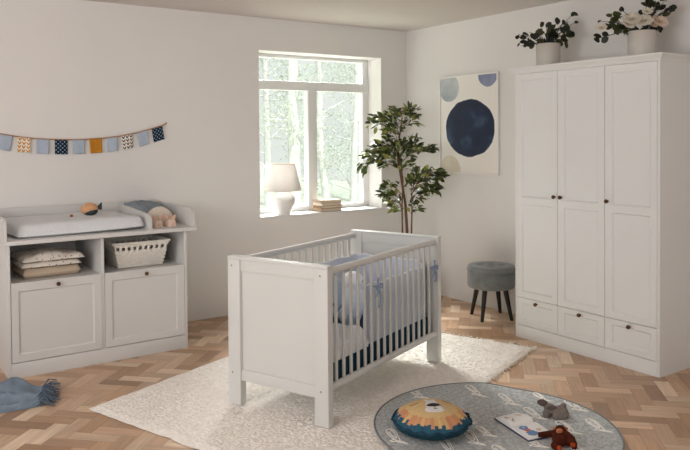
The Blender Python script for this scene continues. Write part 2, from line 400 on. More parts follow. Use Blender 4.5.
def shaker(mb, u0, u1, z0, z1, panels, P, th=0.02, rec=0.010, ch=0.009):
    """framed door front; P(u,d,z) maps (along, outwards, up) to the world"""
    us = sorted({u0, u1, *[p[0] for p in panels], *[p[1] for p in panels]}); zs = sorted({z0, z1, *[p[2] for p in panels], *[p[3] for p in panels]})
    bm = mb.bm; cache = {}
    def V(u, d, z):
        k = (round(u, 5), round(d, 5), round(z, 5))
        if k not in cache: cache[k] = bm.verts.new(P(u, d, z))
        return cache[k]
    for a, b in zip(us, us[1:]):
        for c, e in zip(zs, zs[1:]):
            mu, mz = (a+b)/2, (c+e)/2
            if any(p[0] < mu < p[1] and p[2] < mz < p[3] for p in panels): continue
            bm.faces.new([V(a, 0, c), V(b, 0, c), V(b, 0, e), V(a, 0, e)])
    for p in panels:
        o = [(p[0], p[2]), (p[1], p[2]), (p[1], p[3]), (p[0], p[3])]; i = [(p[0]+ch, p[2]+ch), (p[1]-ch, p[2]+ch), (p[1]-ch, p[3]-ch), (p[0]+ch, p[3]-ch)]
        for k in range(4):
            q = (k+1) % 4
            # outer edge may be split by other panels' cut lines: keep its own vertices
            bm.faces.new([bm.verts.new(P(o[k][0], 0, o[k][1])), bm.verts.new(P(o[q][0], 0, o[q][1])), bm.verts.new(P(i[q][0], -rec, i[q][1])), bm.verts.new(P(i[k][0], -rec, i[k][1]))])
        bm.faces.new([bm.verts.new(P(a, -rec, b)) for a, b in i])
    e = 0.0015
    for (ua, za), (ub, zb) in (((u0, z0), (u1, z0)), ((u1, z0), (u1, z1)), ((u1, z1), (u0, z1)), ((u0, z1), (u0, z0))):
        bm.faces.new([bm.verts.new(P(ua, 0, za)), bm.verts.new(P(ub, 0, zb)), bm.verts.new(P(ub, -th, zb)), bm.verts.new(P(ua, -th, za))])
    bm.faces.new([bm.verts.new(P(a, -th, b)) for a, b in ((u0, z0), (u1, z0), (u1, z1), (u0, z1))])
def knob(parent, p, out):
    mb = MB(); mb.lathe([(0, 0), (0.006, 0), (0.005, 0.010), (0.0125, 0.016), (0.0135, 0.022), (0.010, 0.028), (0, 0.030)], p, 16, out)
    return mb.build('knob', 'knob', parent)
def leaf(mb, p, d, n, ln, w, rgb, fold=0.25, rnd=0.0):
    """one leaf: base at p, pointing along d, face normal about n"""
    d = Vector(d).normalized(); n = Vector(n); sd = d.cross(n)
    if sd.length < 1e-3: sd = d.cross(Vector((0.3, 0.2, 1)))
    sd.normalize(); n = sd.cross(d).normalized()
    prof = [(0.0, 0.02), (0.25, 0.75), (0.5, 1.0), (0.78, 0.7 + 0.2*rnd), (1.0, 0.03 + 0.25*rnd)]
    L, C, Rr = [], [], []
    for t, k in prof:
        c = Vector(p) + d*ln*t - n*(ln*0.18*t*t)
        C.append(mb.bm.verts.new(c)); L.append(mb.bm.verts.new(c + sd*w*0.5*k + n*w*fold*k*0.5)); Rr.append(mb.bm.verts.new(c - sd*w*0.5*k + n*w*fold*k*0.5))
    fs = []
    for i in range(len(prof)-1):
        fs.append(mb.bm.faces.new((L[i], C[i], C[i+1], L[i+1]))); fs.append(mb.bm.faces.new((C[i], Rr[i], Rr[i+1], C[i+1])))
    mb.paint(fs, rgb)
def rv(s=1.0): return Vector((random.uniform(-s, s), random.uniform(-s, s), random.uniform(-s, s)))

# ================================================================== ROOM
H = 2.46
XL, YF = -6.6, -8.5
WX0, WX1, WZ0, WZ1 = -1.599, -0.302, 0.778, 2.193
mb = MB()
mb.box(XL-0.3, WX0, 0, 0.32, 0, H); mb.box(WX1, 0.3, 0, 0.32, 0, H); mb.box(WX0, WX1, 0, 0.32, 0, WZ0); mb.box(WX0, WX1, 0, 0.32, WZ1, H)
structure(mb.build('wall_back', 'wall', ang=0))
mb = MB(); mb.box(0, 0.3, YF-0.3, 0, 0, H); structure(mb.build('wall_right', 'wall', ang=0))
mb = MB(); mb.box(XL-0.3, 0.3, YF-0.3, 0.32, H, H+0.2); structure(mb.build('ceiling', 'ceiling', ang=0))
# far sides of the room (behind the camera), with big window openings
LY0, LY1, LZ0, LZ1 = -5.2, -0.7, 0.6, 2.3
mb = MB(); mb.box(XL-0.3, XL, YF-0.3, LY0, 0, H); mb.box(XL-0.3, XL, LY1, 0, 0, H); mb.box(XL-0.3, XL, LY0, LY1, 0, LZ0); mb.box(XL-0.3, XL, LY0, LY1, LZ1, H)
structure(mb.build('wall_left', 'wall', ang=0))
FX0, FX1 = -5.6, -0.8
mb = MB(); mb.box(XL, FX0, YF-0.3, YF, 0, H); mb.box(FX1, 0, YF-0.3, YF, 0, H); mb.box(FX0, FX1, YF-0.3, YF, 0, LZ0); mb.box(FX0, FX1, YF-0.3, YF, LZ1, H)
structure(mb.build('wall_front', 'wall', ang=0))
mb = MB()
for k in range(5):
    y = LY0 + (LY1-LY0)*k/4
    mb.box(XL-0.2, XL-0.14, max(LY0, y-0.03), min(LY1, y+0.03), LZ0, LZ1)
mb.box(XL-0.2, XL-0.14, LY0, LY1, LZ0, LZ0+0.06); mb.box(XL-0.2, XL-0.14, LY0, LY1, LZ1-0.06, LZ1)
structure(mb.build('window_2', 'frame_white', ang=0))
mb = MB()
for k in range(5):
    x = FX0 + (FX1-FX0)*k/4
    mb.box(max(FX0, x-0.03), min(FX1, x+0.03), YF-0.2, YF-0.14, LZ0, LZ1)
mb.box(FX0, FX1, YF-0.2, YF-0.14, LZ0, LZ0+0.06); mb.box(FX0, FX1, YF-0.2, YF-0.14, LZ1-0.06, LZ1)
structure(mb.build('window_3', 'frame_white', ang=0))  # unseen window, added to let fill in from behind the camera

# floor: herringbone oak blocks, each a quad of one mesh with its own tone and grain direction
def floor():
    bm = bmesh.new(); cl = bm.loops.layers.color.new('col'); uvl = bm.loops.layers.uv.new('grain')
    W, Lb = 0.083, 0.25; pv = Vector((0.70711, -0.70711, 0)); qv = Vector((0.70711, 0.70711, 0))
    org = Vector((-1.078, -3.117, 0)) - qv*W
    rnd = random.Random(3); g = 0.0006
    pal = [(192, 154, 120), (203, 168, 136), (214, 184, 154), (178, 140, 107), (222, 195, 167), (197, 160, 127), (209, 175, 143), (164, 127, 95)]
    def blk(p0, p1, q0, q1, along_p):
        cs = [org + pv*p + qv*q for p, q in ((p0+g, q0+g), (p1-g, q0+g), (p1-g, q1-g), (p0+g, q1-g))]
        mid = (cs[0]+cs[2])/2
        if mid.x < XL-0.2 or mid.x > 0.2 or mid.y > 0.2 or mid.y < YF: return
        # detailed only where the room can be seen
        f = bm.faces.new([bm.verts.new(c) for c in cs])
        t = rnd.choice(pal); k = rnd.uniform(0.93, 1.06); c = (min(1, t[0]*k/255), min(1, t[1]*k/255), min(1, t[2]*k/255), 1)
        ox, oy = rnd.uniform(0, 50), rnd.uniform(0, 50)
        for lp, (a, b) in zip(f.loops, ((0, 0), (p1-p0, 0), (p1-p0, q1-q0), (0, q1-q0))):
            lp[cl] = c; lp[uvl].uv = (a+ox, b+oy) if along_p else (b+ox, a+oy)
    for m_ in range(-40, 41):
        for k in range(-110, 111):
            p, q = k*W + m_*Lb, k*W - m_*Lb
            blk(p, p+Lb, q, q+W, True); blk(p, p+W, q+W, q+W+Lb, False)
    # dark joint bed just under the blocks, part of the same floor
    f = bm.faces.new([bm.verts.new(c) for c in ((XL-0.3, YF-0.3, -0.0012), (0.3, YF-0.3, -0.0012), (0.3, 0.3, -0.0012), (XL-0.3, 0.3, -0.0012))])
    for lp in f.loops: lp[cl] = (0.36, 0.25, 0.17, 1); lp[uvl].uv = (0, 0)
    me = bpy.data.meshes.new('floor'); bm.to_mesh(me); bm.free(); me.materials.append(M['parquet'])
    o = bpy.data.objects.new('floor', me); COL.objects.link(o); structure(o)
floor()

# window in the back wall
win = MB()
fy0, fy1 = 0.2, 0.27
win.box(WX0+0.0045, WX0+0.07, fy0+0.002, fy1, WZ0+0.009, WZ1-0.0045, 0.004); win.box(WX1-0.07, WX1-0.0045, fy0+0.002, fy1, WZ0+0.009, WZ1-0.0045, 0.004)
win.box(WX0+0.007, WX1-0.007, fy0, fy1-0.003, WZ1-0.035, WZ1-0.007, 0.004); win.box(WX0+0.007, WX1-0.007, fy0, fy1-0.003, WZ0+0.01, WZ0+0.05, 0.004)
win.box(WX0+0.009, WX1-0.009, fy0-0.005, fy1-0.006, 1.875, 1.955, 0.004)
win.box(-0.994, -0.902, fy0-0.008, fy1, WZ0+0.02, 1.89, 0.004)
w1 = structure(win.build('window_1', 'frame_white'))
for (a, b, c, d) in ((WX0+0.02, -0.95, WZ0+0.02, 1.9), (-0.95, WX1-0.02, WZ0+0.02, 1.9), (WX0+0.02, WX1-0.02, 1.9, WZ1-0.01)):
    g = MB(); g.box(a, b, 0.232, 0.238, c, d); g.build('pane', 'glass', w1, ang=0)
tr = MB(); e = 0.004   # painted reveal lining and sill board
tr.box(WX0+0.0005, WX0+e, 0.001, 0.3, WZ0, WZ1); tr.box(WX1-e, WX1-0.0005, 0.001, 0.3, WZ0, WZ1); tr.box(WX0+e, WX1-e, 0.001, 0.3, WZ1-e, WZ1-0.0005)
structure(tr.build('trim_1', 'reveal', ang=0))
sl = MB(); sl.box(WX0, WX1, -0.012, 0.31, WZ0-0.012, WZ0+0.008, 0.004); structure(sl.build('trim_2', 'frame_white'))
SILL = WZ0 + 0.008

# ================================================================== WARDROBE
t = thing('wardrobe', 'tall white three-door wardrobe with drawers against the right wall', 'wardrobe', (-0.235, -2.366, 0))
YA, YB, XF = -1.800, -2.933, -0.472
mb = MB()
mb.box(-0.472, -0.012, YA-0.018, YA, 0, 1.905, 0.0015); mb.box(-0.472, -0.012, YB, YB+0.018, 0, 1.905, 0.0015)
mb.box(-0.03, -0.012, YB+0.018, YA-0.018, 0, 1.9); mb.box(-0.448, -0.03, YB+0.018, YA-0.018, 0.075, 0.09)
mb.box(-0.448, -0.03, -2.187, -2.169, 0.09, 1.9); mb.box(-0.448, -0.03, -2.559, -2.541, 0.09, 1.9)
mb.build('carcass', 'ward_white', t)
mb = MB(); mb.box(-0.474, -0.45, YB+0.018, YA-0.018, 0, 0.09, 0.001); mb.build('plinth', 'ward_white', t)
mb = MB()   # crown moulding: mitred profile on three sides with a lid
prof = [(0.0, 1.897), (0.006, 1.903), (0.010, 1.912), (0.024, 1.924), (0.030, 1.929), (0.034, 1.932), (0.034, 1.942)]
rings = []
for o_, z in prof:
    rings.append([mb.bm.verts.new(q) for q in ((-0.012, YA+o_, z), (XF-o_, YA+o_, z), (XF-o_, YB-o_, z), (-0.012, YB-o_, z))])
for a, b in zip(rings, rings[1:]):
    for k in range(4): mb.bm.faces.new((a[k], a[(k+1) % 4], b[(k+1) % 4], b[k]))
mb.bm.faces.new(rings[-1]); mb.bm.faces.new(rings[0])
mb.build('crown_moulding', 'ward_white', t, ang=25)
Pw = lambda u, d, z: (XF-d, u, z)
cols = [(-2.1765, -1.8195, -2.132, -1.861), (-2.549, -2.1795, -2.500, -2.231), (-2.9135, -2.552, -2.872, -2.602)]
kn = [-2.158, -2.212, -2.575]
for (a, b, pa, pb), ky in zip(cols, kn):
    mb = MB(); shaker(mb, a, b, 0.293, 1.895, [(pa, pb, 1.013, 1.853), (pa, pb, 0.336, 0.966)], Pw)
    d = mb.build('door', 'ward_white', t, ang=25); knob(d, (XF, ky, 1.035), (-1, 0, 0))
    mb = MB(); shaker(mb, a, b, 0.094, 0.289, [(pa, pb, 0.130, 0.254)], Pw)
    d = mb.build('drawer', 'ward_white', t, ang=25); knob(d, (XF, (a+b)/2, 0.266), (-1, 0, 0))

# ================================================================== CHANGING DRESSER
t = thing('changing_dresser', 'white changing dresser with two flap doors and open shelves by the back wall', 'dresser', (-3.096, -0.34, 0))
mb = MB()
mb.box(-3.670, -3.652, -0.665, -0.012, 0, 0.82, 0.0015); mb.box(-2.542, -2.524, -0.665, -0.012, 0, 0.82, 0.0015)
mb.box(-3.107, -3.089, -0.662, -0.02, 0.09, 0.82, 0.0015); mb.box(-3.652, -2.542, -0.03, -0.014, 0.0, 0.82)
mb.box(-3.652, -2.542, -0.645, -0.03, 0.562, 0.580); mb.box(-3.652, -2.542, -0.645, -0.03, 0.075, 0.09)
mb.build('carcass', 'white', t)
mb = MB(); mb.box(-3.652, -2.542, -0.667, -0.645, 0, 0.092, 0.001); mb.build('plinth', 'white', t)
mb = MB(); mb.box(-3.695, -2.474, -0.722, -0.008, 0.820, 0.845, 0.004); mb.build('worktop', 'white', t)
mb = MB(); mb.box(-3.68, -2.49, -0.026, -0.008, 0.845, 0.985, 0.004); mb.build('back_rail', 'white', t)
def side_outline(x, ztop, zf, yfront=-0.708, r=0.06):
    pts = [(x, -0.026, 0.845), (x, -0.026, ztop)]
    for k in range(7):
        a = k/6*PI/2; pts.append((x, yfront + r - r*math.sin(a), zf - r + r*math.cos(a)))
    return pts + [(x, yfront, 0.845)]
mb = MB(); mb.prism(side_outline(-3.693, 0.985, 0.982), (0.018, 0, 0)); mb.build('side_guard', 'white', t, ang=30)
mb = MB(); mb.prism(side_outline(-2.494, 0.975, 0.968), (0.018, 0, 0)); mb.build('side_guard', 'white', t, ang=30)
mb = MB(); mb.prism(side_outline(-2.797, 0.972, 0.946, -0.695), (0.02, 0, 0)); mb.build('divider', 'white', t, ang=30)
Pd = lambda u, d, z: (u, -0.667-d, z)
for (a, b, pa, pb) in ((-3.649, -3.1085, -3.609, -3.155), (-3.0875, -2.545, -3.042, -2.594)):
    mb = MB(); shaker(mb, a, b, 0.097, 0.582, [(pa, pb, 0.141, 0.531)], Pd)
    d = mb.build('door', 'white', t, ang=25); knob(d, ((a+b)/2, -0.667, 0.553), (0, -1, 0))

# changing mat (slightly turned on the worktop)
def quadmap(FL, FR, BR, BL):
    FL, FR, BR, BL = map(Vector, (FL, FR, BR, BL))
    return lambda u, v: (FL*(1-u) + FR*u)*(1-v) + (BL*(1-u) + BR*u)*v
qm = quadmap((-3.605, -0.65), (-2.808, -0.650), (-2.812, -0.045), (-3.66, -0.045))
def sq(u, p=5): return (1-abs(2*u-1)**p)
def mat_top(u, v):
    q = qm(u, v); h = 0.012 + 0.068*(sq(u, 20)*sq(v, 12))**0.5 + 0.012*abs(2*v-1)**2*sq(v, 10) + 0.007*noise.noise(Vector((u*9, v*7, 0)))*sq(u)*sq(v)
    return (q.x, q.y, 0.847 + h + 0.012*u**3*(1-v)**2)
def mat_bot(u, v):
    q = qm(u, v); return (q.x, q.y, 0.847 + 0.012*(1-(sq(u, 20)*sq(v, 12))**0.5) + 0.012*u**3*(1-v)**2)
mb = MB(); mb.slab(mat_top, mat_bot, 40, 30)
solo(mb.build('changing_mat', 'mat_fabric', ang=60), 'pale grey padded changing mat on top of the white dresser', 'changing mat')

# fish-like plush and a bead on the mat
t = thing('plush_fish', 'small orange and dark grey plush fish on the changing mat', 'plush toy', (-3.07, -0.28, 0.918))
mb = MB(); mb.ball((-3.075, -0.28, 0.971), (0.058, 0.045, 0.042), (0, -0.1, 0.1), 24, 14); mb.build('body', 'orange_toy', t)
mb = MB(); mb.ball((-3.068, -0.284, 0.953), (0.050, 0.043, 0.028), (0, -0.05, 0.1), 20, 12); mb.build('belly', 'dark_toy', t)
mb = MB(); mb.slab(lambda u, v: (-3.022 + 0.034*u, -0.268 + 0.008*math.sin(PI*v), 0.972 + 0.014*u + (v-0.5)*(0.018+0.034*u)), lambda u, v: (-3.022 + 0.034*u, -0.28, 0.972 + 0.014*u + (v-0.5)*(0.018+0.034*u)), 6, 6); mb.build('tail', 'dark_toy', t)
t = thing('bead_pacifier_clip', 'tiny orange-brown wooden bead clip on the changing mat', 'baby accessory', (-3.20, -0.30, 0.905))
mb = MB(); mb.ball((-3.20, -0.30, 0.932), 0.011, None, 12, 8); mb.build('bead', 'wood_bead', t)
mb = MB(); mb.tube([(-3.192, -0.30, 0.929), (-3.176, -0.303, 0.928), (-3.162, -0.297, 0.928)], 0.004, 6); mb.build('clip', 'cream', t)

# compartment contents at the right end of the worktop
def fold_cloth(name, m, cx, cy, z0, hx, hy, hz, label, cat, seed=0, tilt=0, lay=1, rz=0):
    mb = MB(Matrix.Translation((cx, cy, z0)) @ Matrix.Rotation(rz, 4, 'Z') @ Matrix.Rotation(tilt, 4, 'Y'))
    for k in range(lay):
        a = hz/lay; zz = k*a
        def top(u, v): return ((2*u-1)*hx*(1+0.03*noise.noise(Vector((v*3, k, seed)))), (2*v-1)*hy*(1+0.03*noise.noise(Vector((u*3, k+5, seed)))), zz + a*0.45 + a*0.5*(sq(u, 16)*sq(v, 16))**0.4*(1+0.25*noise.noise(Vector((u*3+seed, v*3, k)))))
        def bot(u, v): return (top(u, v)[0], top(u, v)[1], zz + a*0.4*(1-(sq(u, 16)*sq(v, 16))**0.4))
        mb.slab(top, bot, 22, 18)
    return mb.build(name, m, ang=60)
mb = MB()
def bc_top(u, v):
    x = -2.770 + 0.235*u; y = -0.08 - 0.31*v
    return (x, y - 0.02*math.sin(u*9), 0.962 + 0.028*math.sin(PI*min(1, 0.2+u*0.7)) - 0.055*v*v + 0.014*noise.noise(Vector((u*6, v*5, 2))))
mb.slab(bc_top, lambda u, v: (bc_top(u, v)[0], bc_top(u, v)[1], 0.86 + 0.004*v), 24, 18)
solo(mb.build('blue_cloth', 'cloth_blue', ang=60), 'dusty blue folded cloth in the right compartment of the dresser top', 'cloth')
mb = MB()   # cream cushion standing behind the slippers
def cu(u, v, s):
    a = PI*u; rr = 0.10*(0.12+0.88*v)
    return (-2.640 + math.cos(a)*0.112*v, -0.455 - s*0.024*(1-v**3) , 0.848 + 0.125*math.sin(a)*v)
A, Vv = mb.grid(lambda u, v: cu(u, v, 1), 24, 8); mb.grid(lambda u, v: cu(u, v, -1), 24, 8)
bmesh.ops.remove_doubles(mb.bm, verts=mb.bm.verts, dist=0.0005)
solo(mb.build('cushion', 'cream', ang=60), 'cream half-round cushion standing behind the bunny slippers', 'cushion')
def slipper(cx, cy):
    t = thing('bunny_slipper', 'left bunny slipper, beside the compartment divider', 'slipper', (cx, cy, 0.846), 0.0, 'bunny slippers on the dresser')
    mb = MB(); mb.slab(lambda u, v: (cx + (2*u-1)*0.034*(1-0.35*abs(2*v-1)**3), cy - 0.05 + 0.12*v, 0.847 + 0.006 + 0.05*(sq(u, 4)*sq(v, 4))**0.5*(1-0.3*v)), lambda u, v: (cx + (2*u-1)*0.034*(1-0.35*abs(2*v-1)**3), cy - 0.05 + 0.12*v, 0.847), 14, 16)
    mb.build('shoe', 'slipper', t, ang=70)
    for s in (-1, 1):
        mb = MB(); mb.ball((cx + s*0.024, cy - 0.005, 0.906), (0.013, 0.008, 0.022), (0, s*0.5, 0), 12, 8); mb.build('ear', 'pink', t)
    mb = MB(); mb.ball((cx, cy - 0.052, 0.868), (0.012, 0.006, 0.009), None, 10, 6); mb.build('nose', 'pink', t)
    return t
s1 = slipper(-2.705, -0.585); s2 = copy_tree(s1); s2.location.x += 0.098; s2.location.y += 0.0; s2['label'] = 'right bunny slipper, beside the outer side guard'

# shelf contents
solo(fold_cloth('folded_blanket', 'beige', -3.395, -0.42, 0.582, 0.178, 0.16, 0.066, '', '', 2, lay=1, rz=R(3)), 'plain beige folded blanket, lower of the two in the left shelf', 'blanket', 'folded blankets in the dresser')
mb = MB(Matrix.Translation((-3.395, -0.42, 0.648)) @ Matrix.Rotation(R(2), 4, 'Z'))
for k in range(2):
    def mt_(u, v, k=k):
        ed = (sq(u, 8)*sq(v, 8))**0.4
        return ((2*u-1)*(0.180+0.010*k) + 0.012*noise.noise(Vector((v*5, k*3, 1))) + 0.012*k, (2*v-1)*0.158 + 0.010*noise.noise(Vector((u*6, k*3+2, 1))), 0.036*k + 0.010 + ed*(0.024 + (0.022*math.sin(PI*min(1, u*1.1))**2 if k else 0) + 0.012*noise.noise(Vector((u*5, v*4, 3+k)))))
    mb.slab(mt_, lambda u, v, k=k: (mt_(u, v)[0], mt_(u, v)[1], 0.036*k + 0.004*(1-(sq(u, 8)*sq(v, 8))**0.4) + 0.001), 34, 26)
solo(mb.build('folded_blanket', 'dots_cloth', ang=60), 'cream folded muslin with brown dots on top of the beige blanket', 'blanket', 'folded blankets in the dresser')

# basket
t = thing('storage_basket', 'white woven plastic basket in the right shelf of the dresser', 'basket', (-2.825, -0.42, 0.582))
mb = MB(); bx0, bx1, by0, by1 = -3.005, -2.625, -0.60, -0.27
def rect_ring(k, z):
    cx, cy = (bx0+bx1)/2, (by0+by1)/2; hx, hy = (bx1-bx0)/2*k, (by1-by0)/2*k
    pts = []; nx, ny = 38, 26
    for i in range(nx): pts.append((cx-hx+2*hx*i/nx, cy-hy, z))
    for i in range(ny): pts.append((cx+hx, cy-hy+2*hy*i/ny, z))
    for i in range(nx): pts.append((cx+hx-2*hx*i/nx, cy+hy, z))
    for i in range(ny): pts.append((cx-hx, cy+hy-2*hy*i/ny, z))
    return pts
nr = 14; rings = []
for r_ in range(nr+1):
    tt = r_/nr; z = 0.585 + 0.165*tt; ring = rect_ring(0.80+0.20*tt, z); c = Vector(((bx0+bx1)/2, (by0+by1)/2, z)); vs = []
    for i, p in enumerate(ring):
        p = Vector(p); o_ = 0.005*(1 if (i//2+r_) % 2 else -1) if r_ < nr-4 else 0
        vs.append(mb.bm.verts.new(p + (p-c).normalized()*o_))
    rings.append(vs)
n = len(rings[0])
for r_ in range(nr):
    for i in range(n):
        if r_ in (nr-3, nr-4) and (i % 4 in (1, 2)): continue      # row of slots under the rim
        mb.bm.faces.new((rings[r_][i], rings[r_][(i+1) % n], rings[r_+1][(i+1) % n], rings[r_+1][i]))
mb.bm.faces.new(rings[0])
bk = mb.build('body', 'basket', t, ang=20); sd = bk.modifiers.new('solid', 'SOLIDIFY'); sd.thickness = 0.003
mb = MB(); rp = rect_ring(1.01, 0.752); mb.tube(rp + [rp[0]], 0.009, 6); mb.build('rim', 'basket', t)

# ================================================================== THROW ON THE FLOOR
t = thing('throw_blanket', 'slate blue crumpled throw with fringe on the floor before the dresser', 'throw', (-3.8, -1.0, 0))
qm2 = quadmap((-4.30, -1.19), (-3.622, -1.235), (-3.545, -0.965), (-4.20, -0.70))
def thr(u, v):
    q = qm2(u, v); e_ = min(1, 8*v)*min(1, 8*(1-v))
    w = 1-abs(math.sin(v*8.0 + u*6.0 + 0.6*math.sin(u*11))); w2 = 1-abs(math.sin(v*5.0 - u*9.0 + 1.0))
    h = 0.006 + (0.024*w**2 + 0.016*w2**3)*e_ + 0.008*noise.noise(Vector((u*7, v*8, 1)))*e_
    h += 0.080*min(1, max(0, (0.96-u)/0.20))*math.exp(-((v-0.80)/0.20)**2) + 0.03*math.exp(-((u-0.84)/0.10)**2 - ((v-0.90)/0.10)**2)
    return (q.x + 0.02*noise.noise(Vector((v*4, 0, 3))), q.y + 0.015*noise.noise(Vector((u*5, v, 7))), max(0.005, h))
mb = MB(); mb.slab(thr, lambda u, v: (thr(u, v)[0], thr(u, v)[1], 0.001), 60, 40); mb.build('cloth', 'throw', t, ang=70)
mb = MB(); rnd = random.Random(5)
for k in range(170):
    v = 0.02 + 0.96*k/169; q = Vector(thr(1.0, v)); d = Vector((1, -0.30 + 0.25*(v-0.5), 0)).normalized(); l = rnd.uniform(0.06, 0.12)
    p = [q]; a = rnd.uniform(-0.5, 0.5); c_ = rnd.uniform(-1, 1)
    for i in range(1, 7):
        a += c_*0.35 + rnd.uniform(-0.8, 0.8); n_ = p[-1] + Matrix.Rotation(a*0.7, 3, 'Z') @ d*(l/6) + Vector((0, 0, rnd.uniform(-0.004, 0.016) if i < 4 else -0.004)); n_.z = max(0.004, n_.z); p.append(n_)
    mb.tube(p, [0.0026]*6 + [0.0018], 5)
tag(mb.build('fringe', 'throw_fringe', t), None, None, None, 'stuff')

# ================================================================== CRIB
CB = 0.3846
CK = Vector((-2.7741, -1.8415, 0))
RUGZ = 0.0215
crib = thing('crib', 'white wooden baby crib with slatted sides on the cream rug', 'crib', CK, CB)
CT = Matrix.Translation(CK) @ Matrix.Rotation(CB, 4, 'Z')     # local (i, -j, z)
CL, CW, CH = 1.272, 0.657, 0.823
def cbox(mb, i0, i1, j0, j1, z0, z1, bev=0.003): mb.box(i0, i1, -j1, -j0, z0, z1, bev)
for i0 in (0.0, CL-0.046):
    mb = MB(CT); cbox(mb, i0-0.001, i0+0.047, -0.001, CW+0.001, CH-0.016, CH, 0.004)
    eb = mb.build('end_board', 'crib_white', crib)
    for j0 in (0.0, CW-0.085):
        p = MB(CT); cbox(p, i0, i0+0.046, j0, j0+0.085, RUGZ, CH-0.016, 0.004); p.build('post', 'crib_white', eb)
    p = MB(CT); cbox(p, i0+0.010, i0+0.036, 0.083, CW-0.083, 0.745, CH-0.016, 0.003); p.build('cross_rail', 'crib_white', eb)
    p = MB(CT); cbox(p, i0+0.010, i0+0.036, 0.083, CW-0.083, 0.155, 0.215, 0.003); p.build('cross_rail', 'crib_white', eb)
    p = MB(CT); cbox(p, i0+0.0205, i0+0.0255, 0.083, CW-0.083, 0.21, 0.75, 0); p.build('panel', 'crib_white', eb)
    s_ = -1 if i0 == 0 else 1; xs = i0 if i0 == 0 else i0+0.046
    for j in (0.03, CW-0.045):
        for z in (0.772, 0.195):
            p = MB(CT); p.lathe([(0, -0.002), (0.0055, -0.002), (0.005, 0.0015), (0, 0.0015)], (xs, -j, z), 12, (s_, 0, 0)); p.build('screw_cap', 'screw', eb)
i_a, i_b = 0.046, CL-0.046
for j in (0.026, CW-0.030):
    mb = MB(CT)
    for z in (0.788, 0.203): mb.tube([(i_a-0.002, -j, z), (i_b+0.002, -j, z)], 0.0185, 16)
    sg = mb.build('side_gate', 'crib_white', crib, ang=50)
    pitch = (i_b-i_a)/17.0
    for k in range(16):
        p = MB(CT); x = i_a + pitch*(k+1); p.box(x-0.0095, x+0.0095, -j-0.006, -j+0.006, 0.205, 0.786, 0.004, 2); p.build('slat', 'crib_white', sg)
mb = MB(CT); cbox(mb, i_a+0.002, i_b-0.002, 0.05, CW-0.055, 0.170, 0.186, 0); mb.build('bed_base', 'crib_white', crib)

# mattress in ribbed teal sheet
mb = MB(CT)
mi0, mi1, mj0, mj1 = 0.052, 1.220, 0.052, 0.604
ring = []
def mring(z, ins, rib):
    pts = []; N_ = 120; ni = int(N_*0.34); nj = N_//2-ni
    def add(x, y, nx, ny, k):
        o_ = rib*0.004*math.sin(k*1.9); pts.append((x+nx*o_, y+ny*o_, z))
    a0, a1, b0, b1 = mi0+ins, mi1-ins, mj0+ins, mj1-ins
    for k in range(110): add(a0+(a1-a0)*k/110, -b1, 0, -1, k)
    for k in range(50): add(a1, -b1+(b1-b0)*k/50, 1, 0, k)
    for k in range(110): add(a1-(a1-a0)*k/110, -b0, 0, 1, k)
    for k in range(50): add(a0, -b0-(b1-b0)*k/50, -1, 0, k)
    return pts
rr = [[mb.bm.verts.new(p) for p in mring(z, i, r_)] for z, i, r_ in ((0.187, 0.008, 0.3), (0.192, 0.001, 1), (0.295, 0.001, 1), (0.304, 0.010, 0.5), (0.306, 0.02, 0))]
for a, b in zip(rr, rr[1:]):
    for k in range(len(a)): mb.bm.faces.new((a[k], a[(k+1) % len(a)], b[(k+1) % len(a)], b[k]))
mb.bm.faces.new(rr[0]); mb.bm.faces.new(rr[-1])
solo(mb.build('mattress', 'teal', ang=60), 'crib mattress in a dark teal ribbed sheet inside the white crib', 'mattress')

# padded bumper: front side, far end, back side, with piping and bows
bp_ = thing('crib_bumper', 'pale blue padded bumper tied around the far end of the crib', 'crib bumper', CT @ Vector((1.0, -0.33, 0.308)), CB)
def bumper_path():
    f0, f1, jf, jb = 0.475, 1.195, 0.585, 0.072
    r = 0.05; pts = []
    for k in range(15): pts.append((f0+(f1-r-f0)*k/14, jf))
    for k in range(1, 6): a = k/6*PI/2; pts.append((f1-r+r*math.sin(a), jf-r+r*math.cos(a)))
    for k in range(11): pts.append((f1, jf-r-(jf-jb-2*r)*k/10))
    for k in range(1, 6): a = k/6*PI/2; pts.append((f1-r+r*math.cos(a), jb+r-r*math.sin(a)))
    for k in range(15): pts.append((f1-r-(f1-r-f0+0.03)*k/14, jb))
    return pts
bpath = bumper_path(); nb = len(bpath)
def bump_pt(k, s, v):
    i, j = bpath[k]; a = Vector(bpath[max(0, k-1)]); b = Vector(bpath[min(nb-1, k+1)]); d = (b-a).normalized(); nrm = Vector((d.y, -d.x))
    u = k/(nb-1); top = 0.632 + 0.035*min(1, max(0, (u-0.3)/0.15)) + 0.006*math.sin(k*1.3); z = 0.312 + (top-0.312)*v
    th = 0.006 + 0.012*(sq(v, 4))**0.5*(0.75+0.25*math.cos(k*2*PI/5))
    # outward is the side of the path away from the middle of the crib
    return (i + nrm.x*s*th, -(j + nrm.y*s*th), z)
mb = MB(CT)
F_ = [[mb.bm.verts.new(bump_pt(k, 1, v/12)) for v in range(13)] for k in range(nb)]; B_ = [[mb.bm.verts.new(bump_pt(k, -1, v/12)) for v in range(13)] for k in range(nb)]
for k in range(nb-1):
    for v in range(12):
        mb.bm.faces.new((F_[k][v], F_[k+1][v], F_[k+1][v+1], F_[k][v+1])); mb.bm.faces.new((B_[k][v], B_[k][v+1], B_[k+1][v+1], B_[k+1][v]))
    mb.bm.faces.new((F_[k][12], F_[k+1][12], B_[k+1][12], B_[k][12])); mb.bm.faces.new((F_[k][0], B_[k][0], B_[k+1][0], F_[k+1][0]))
for k in (0, nb-1):
    for v in range(12): mb.bm.faces.new((F_[k][v], F_[k][v+1], B_[k][v+1], B_[k][v]))
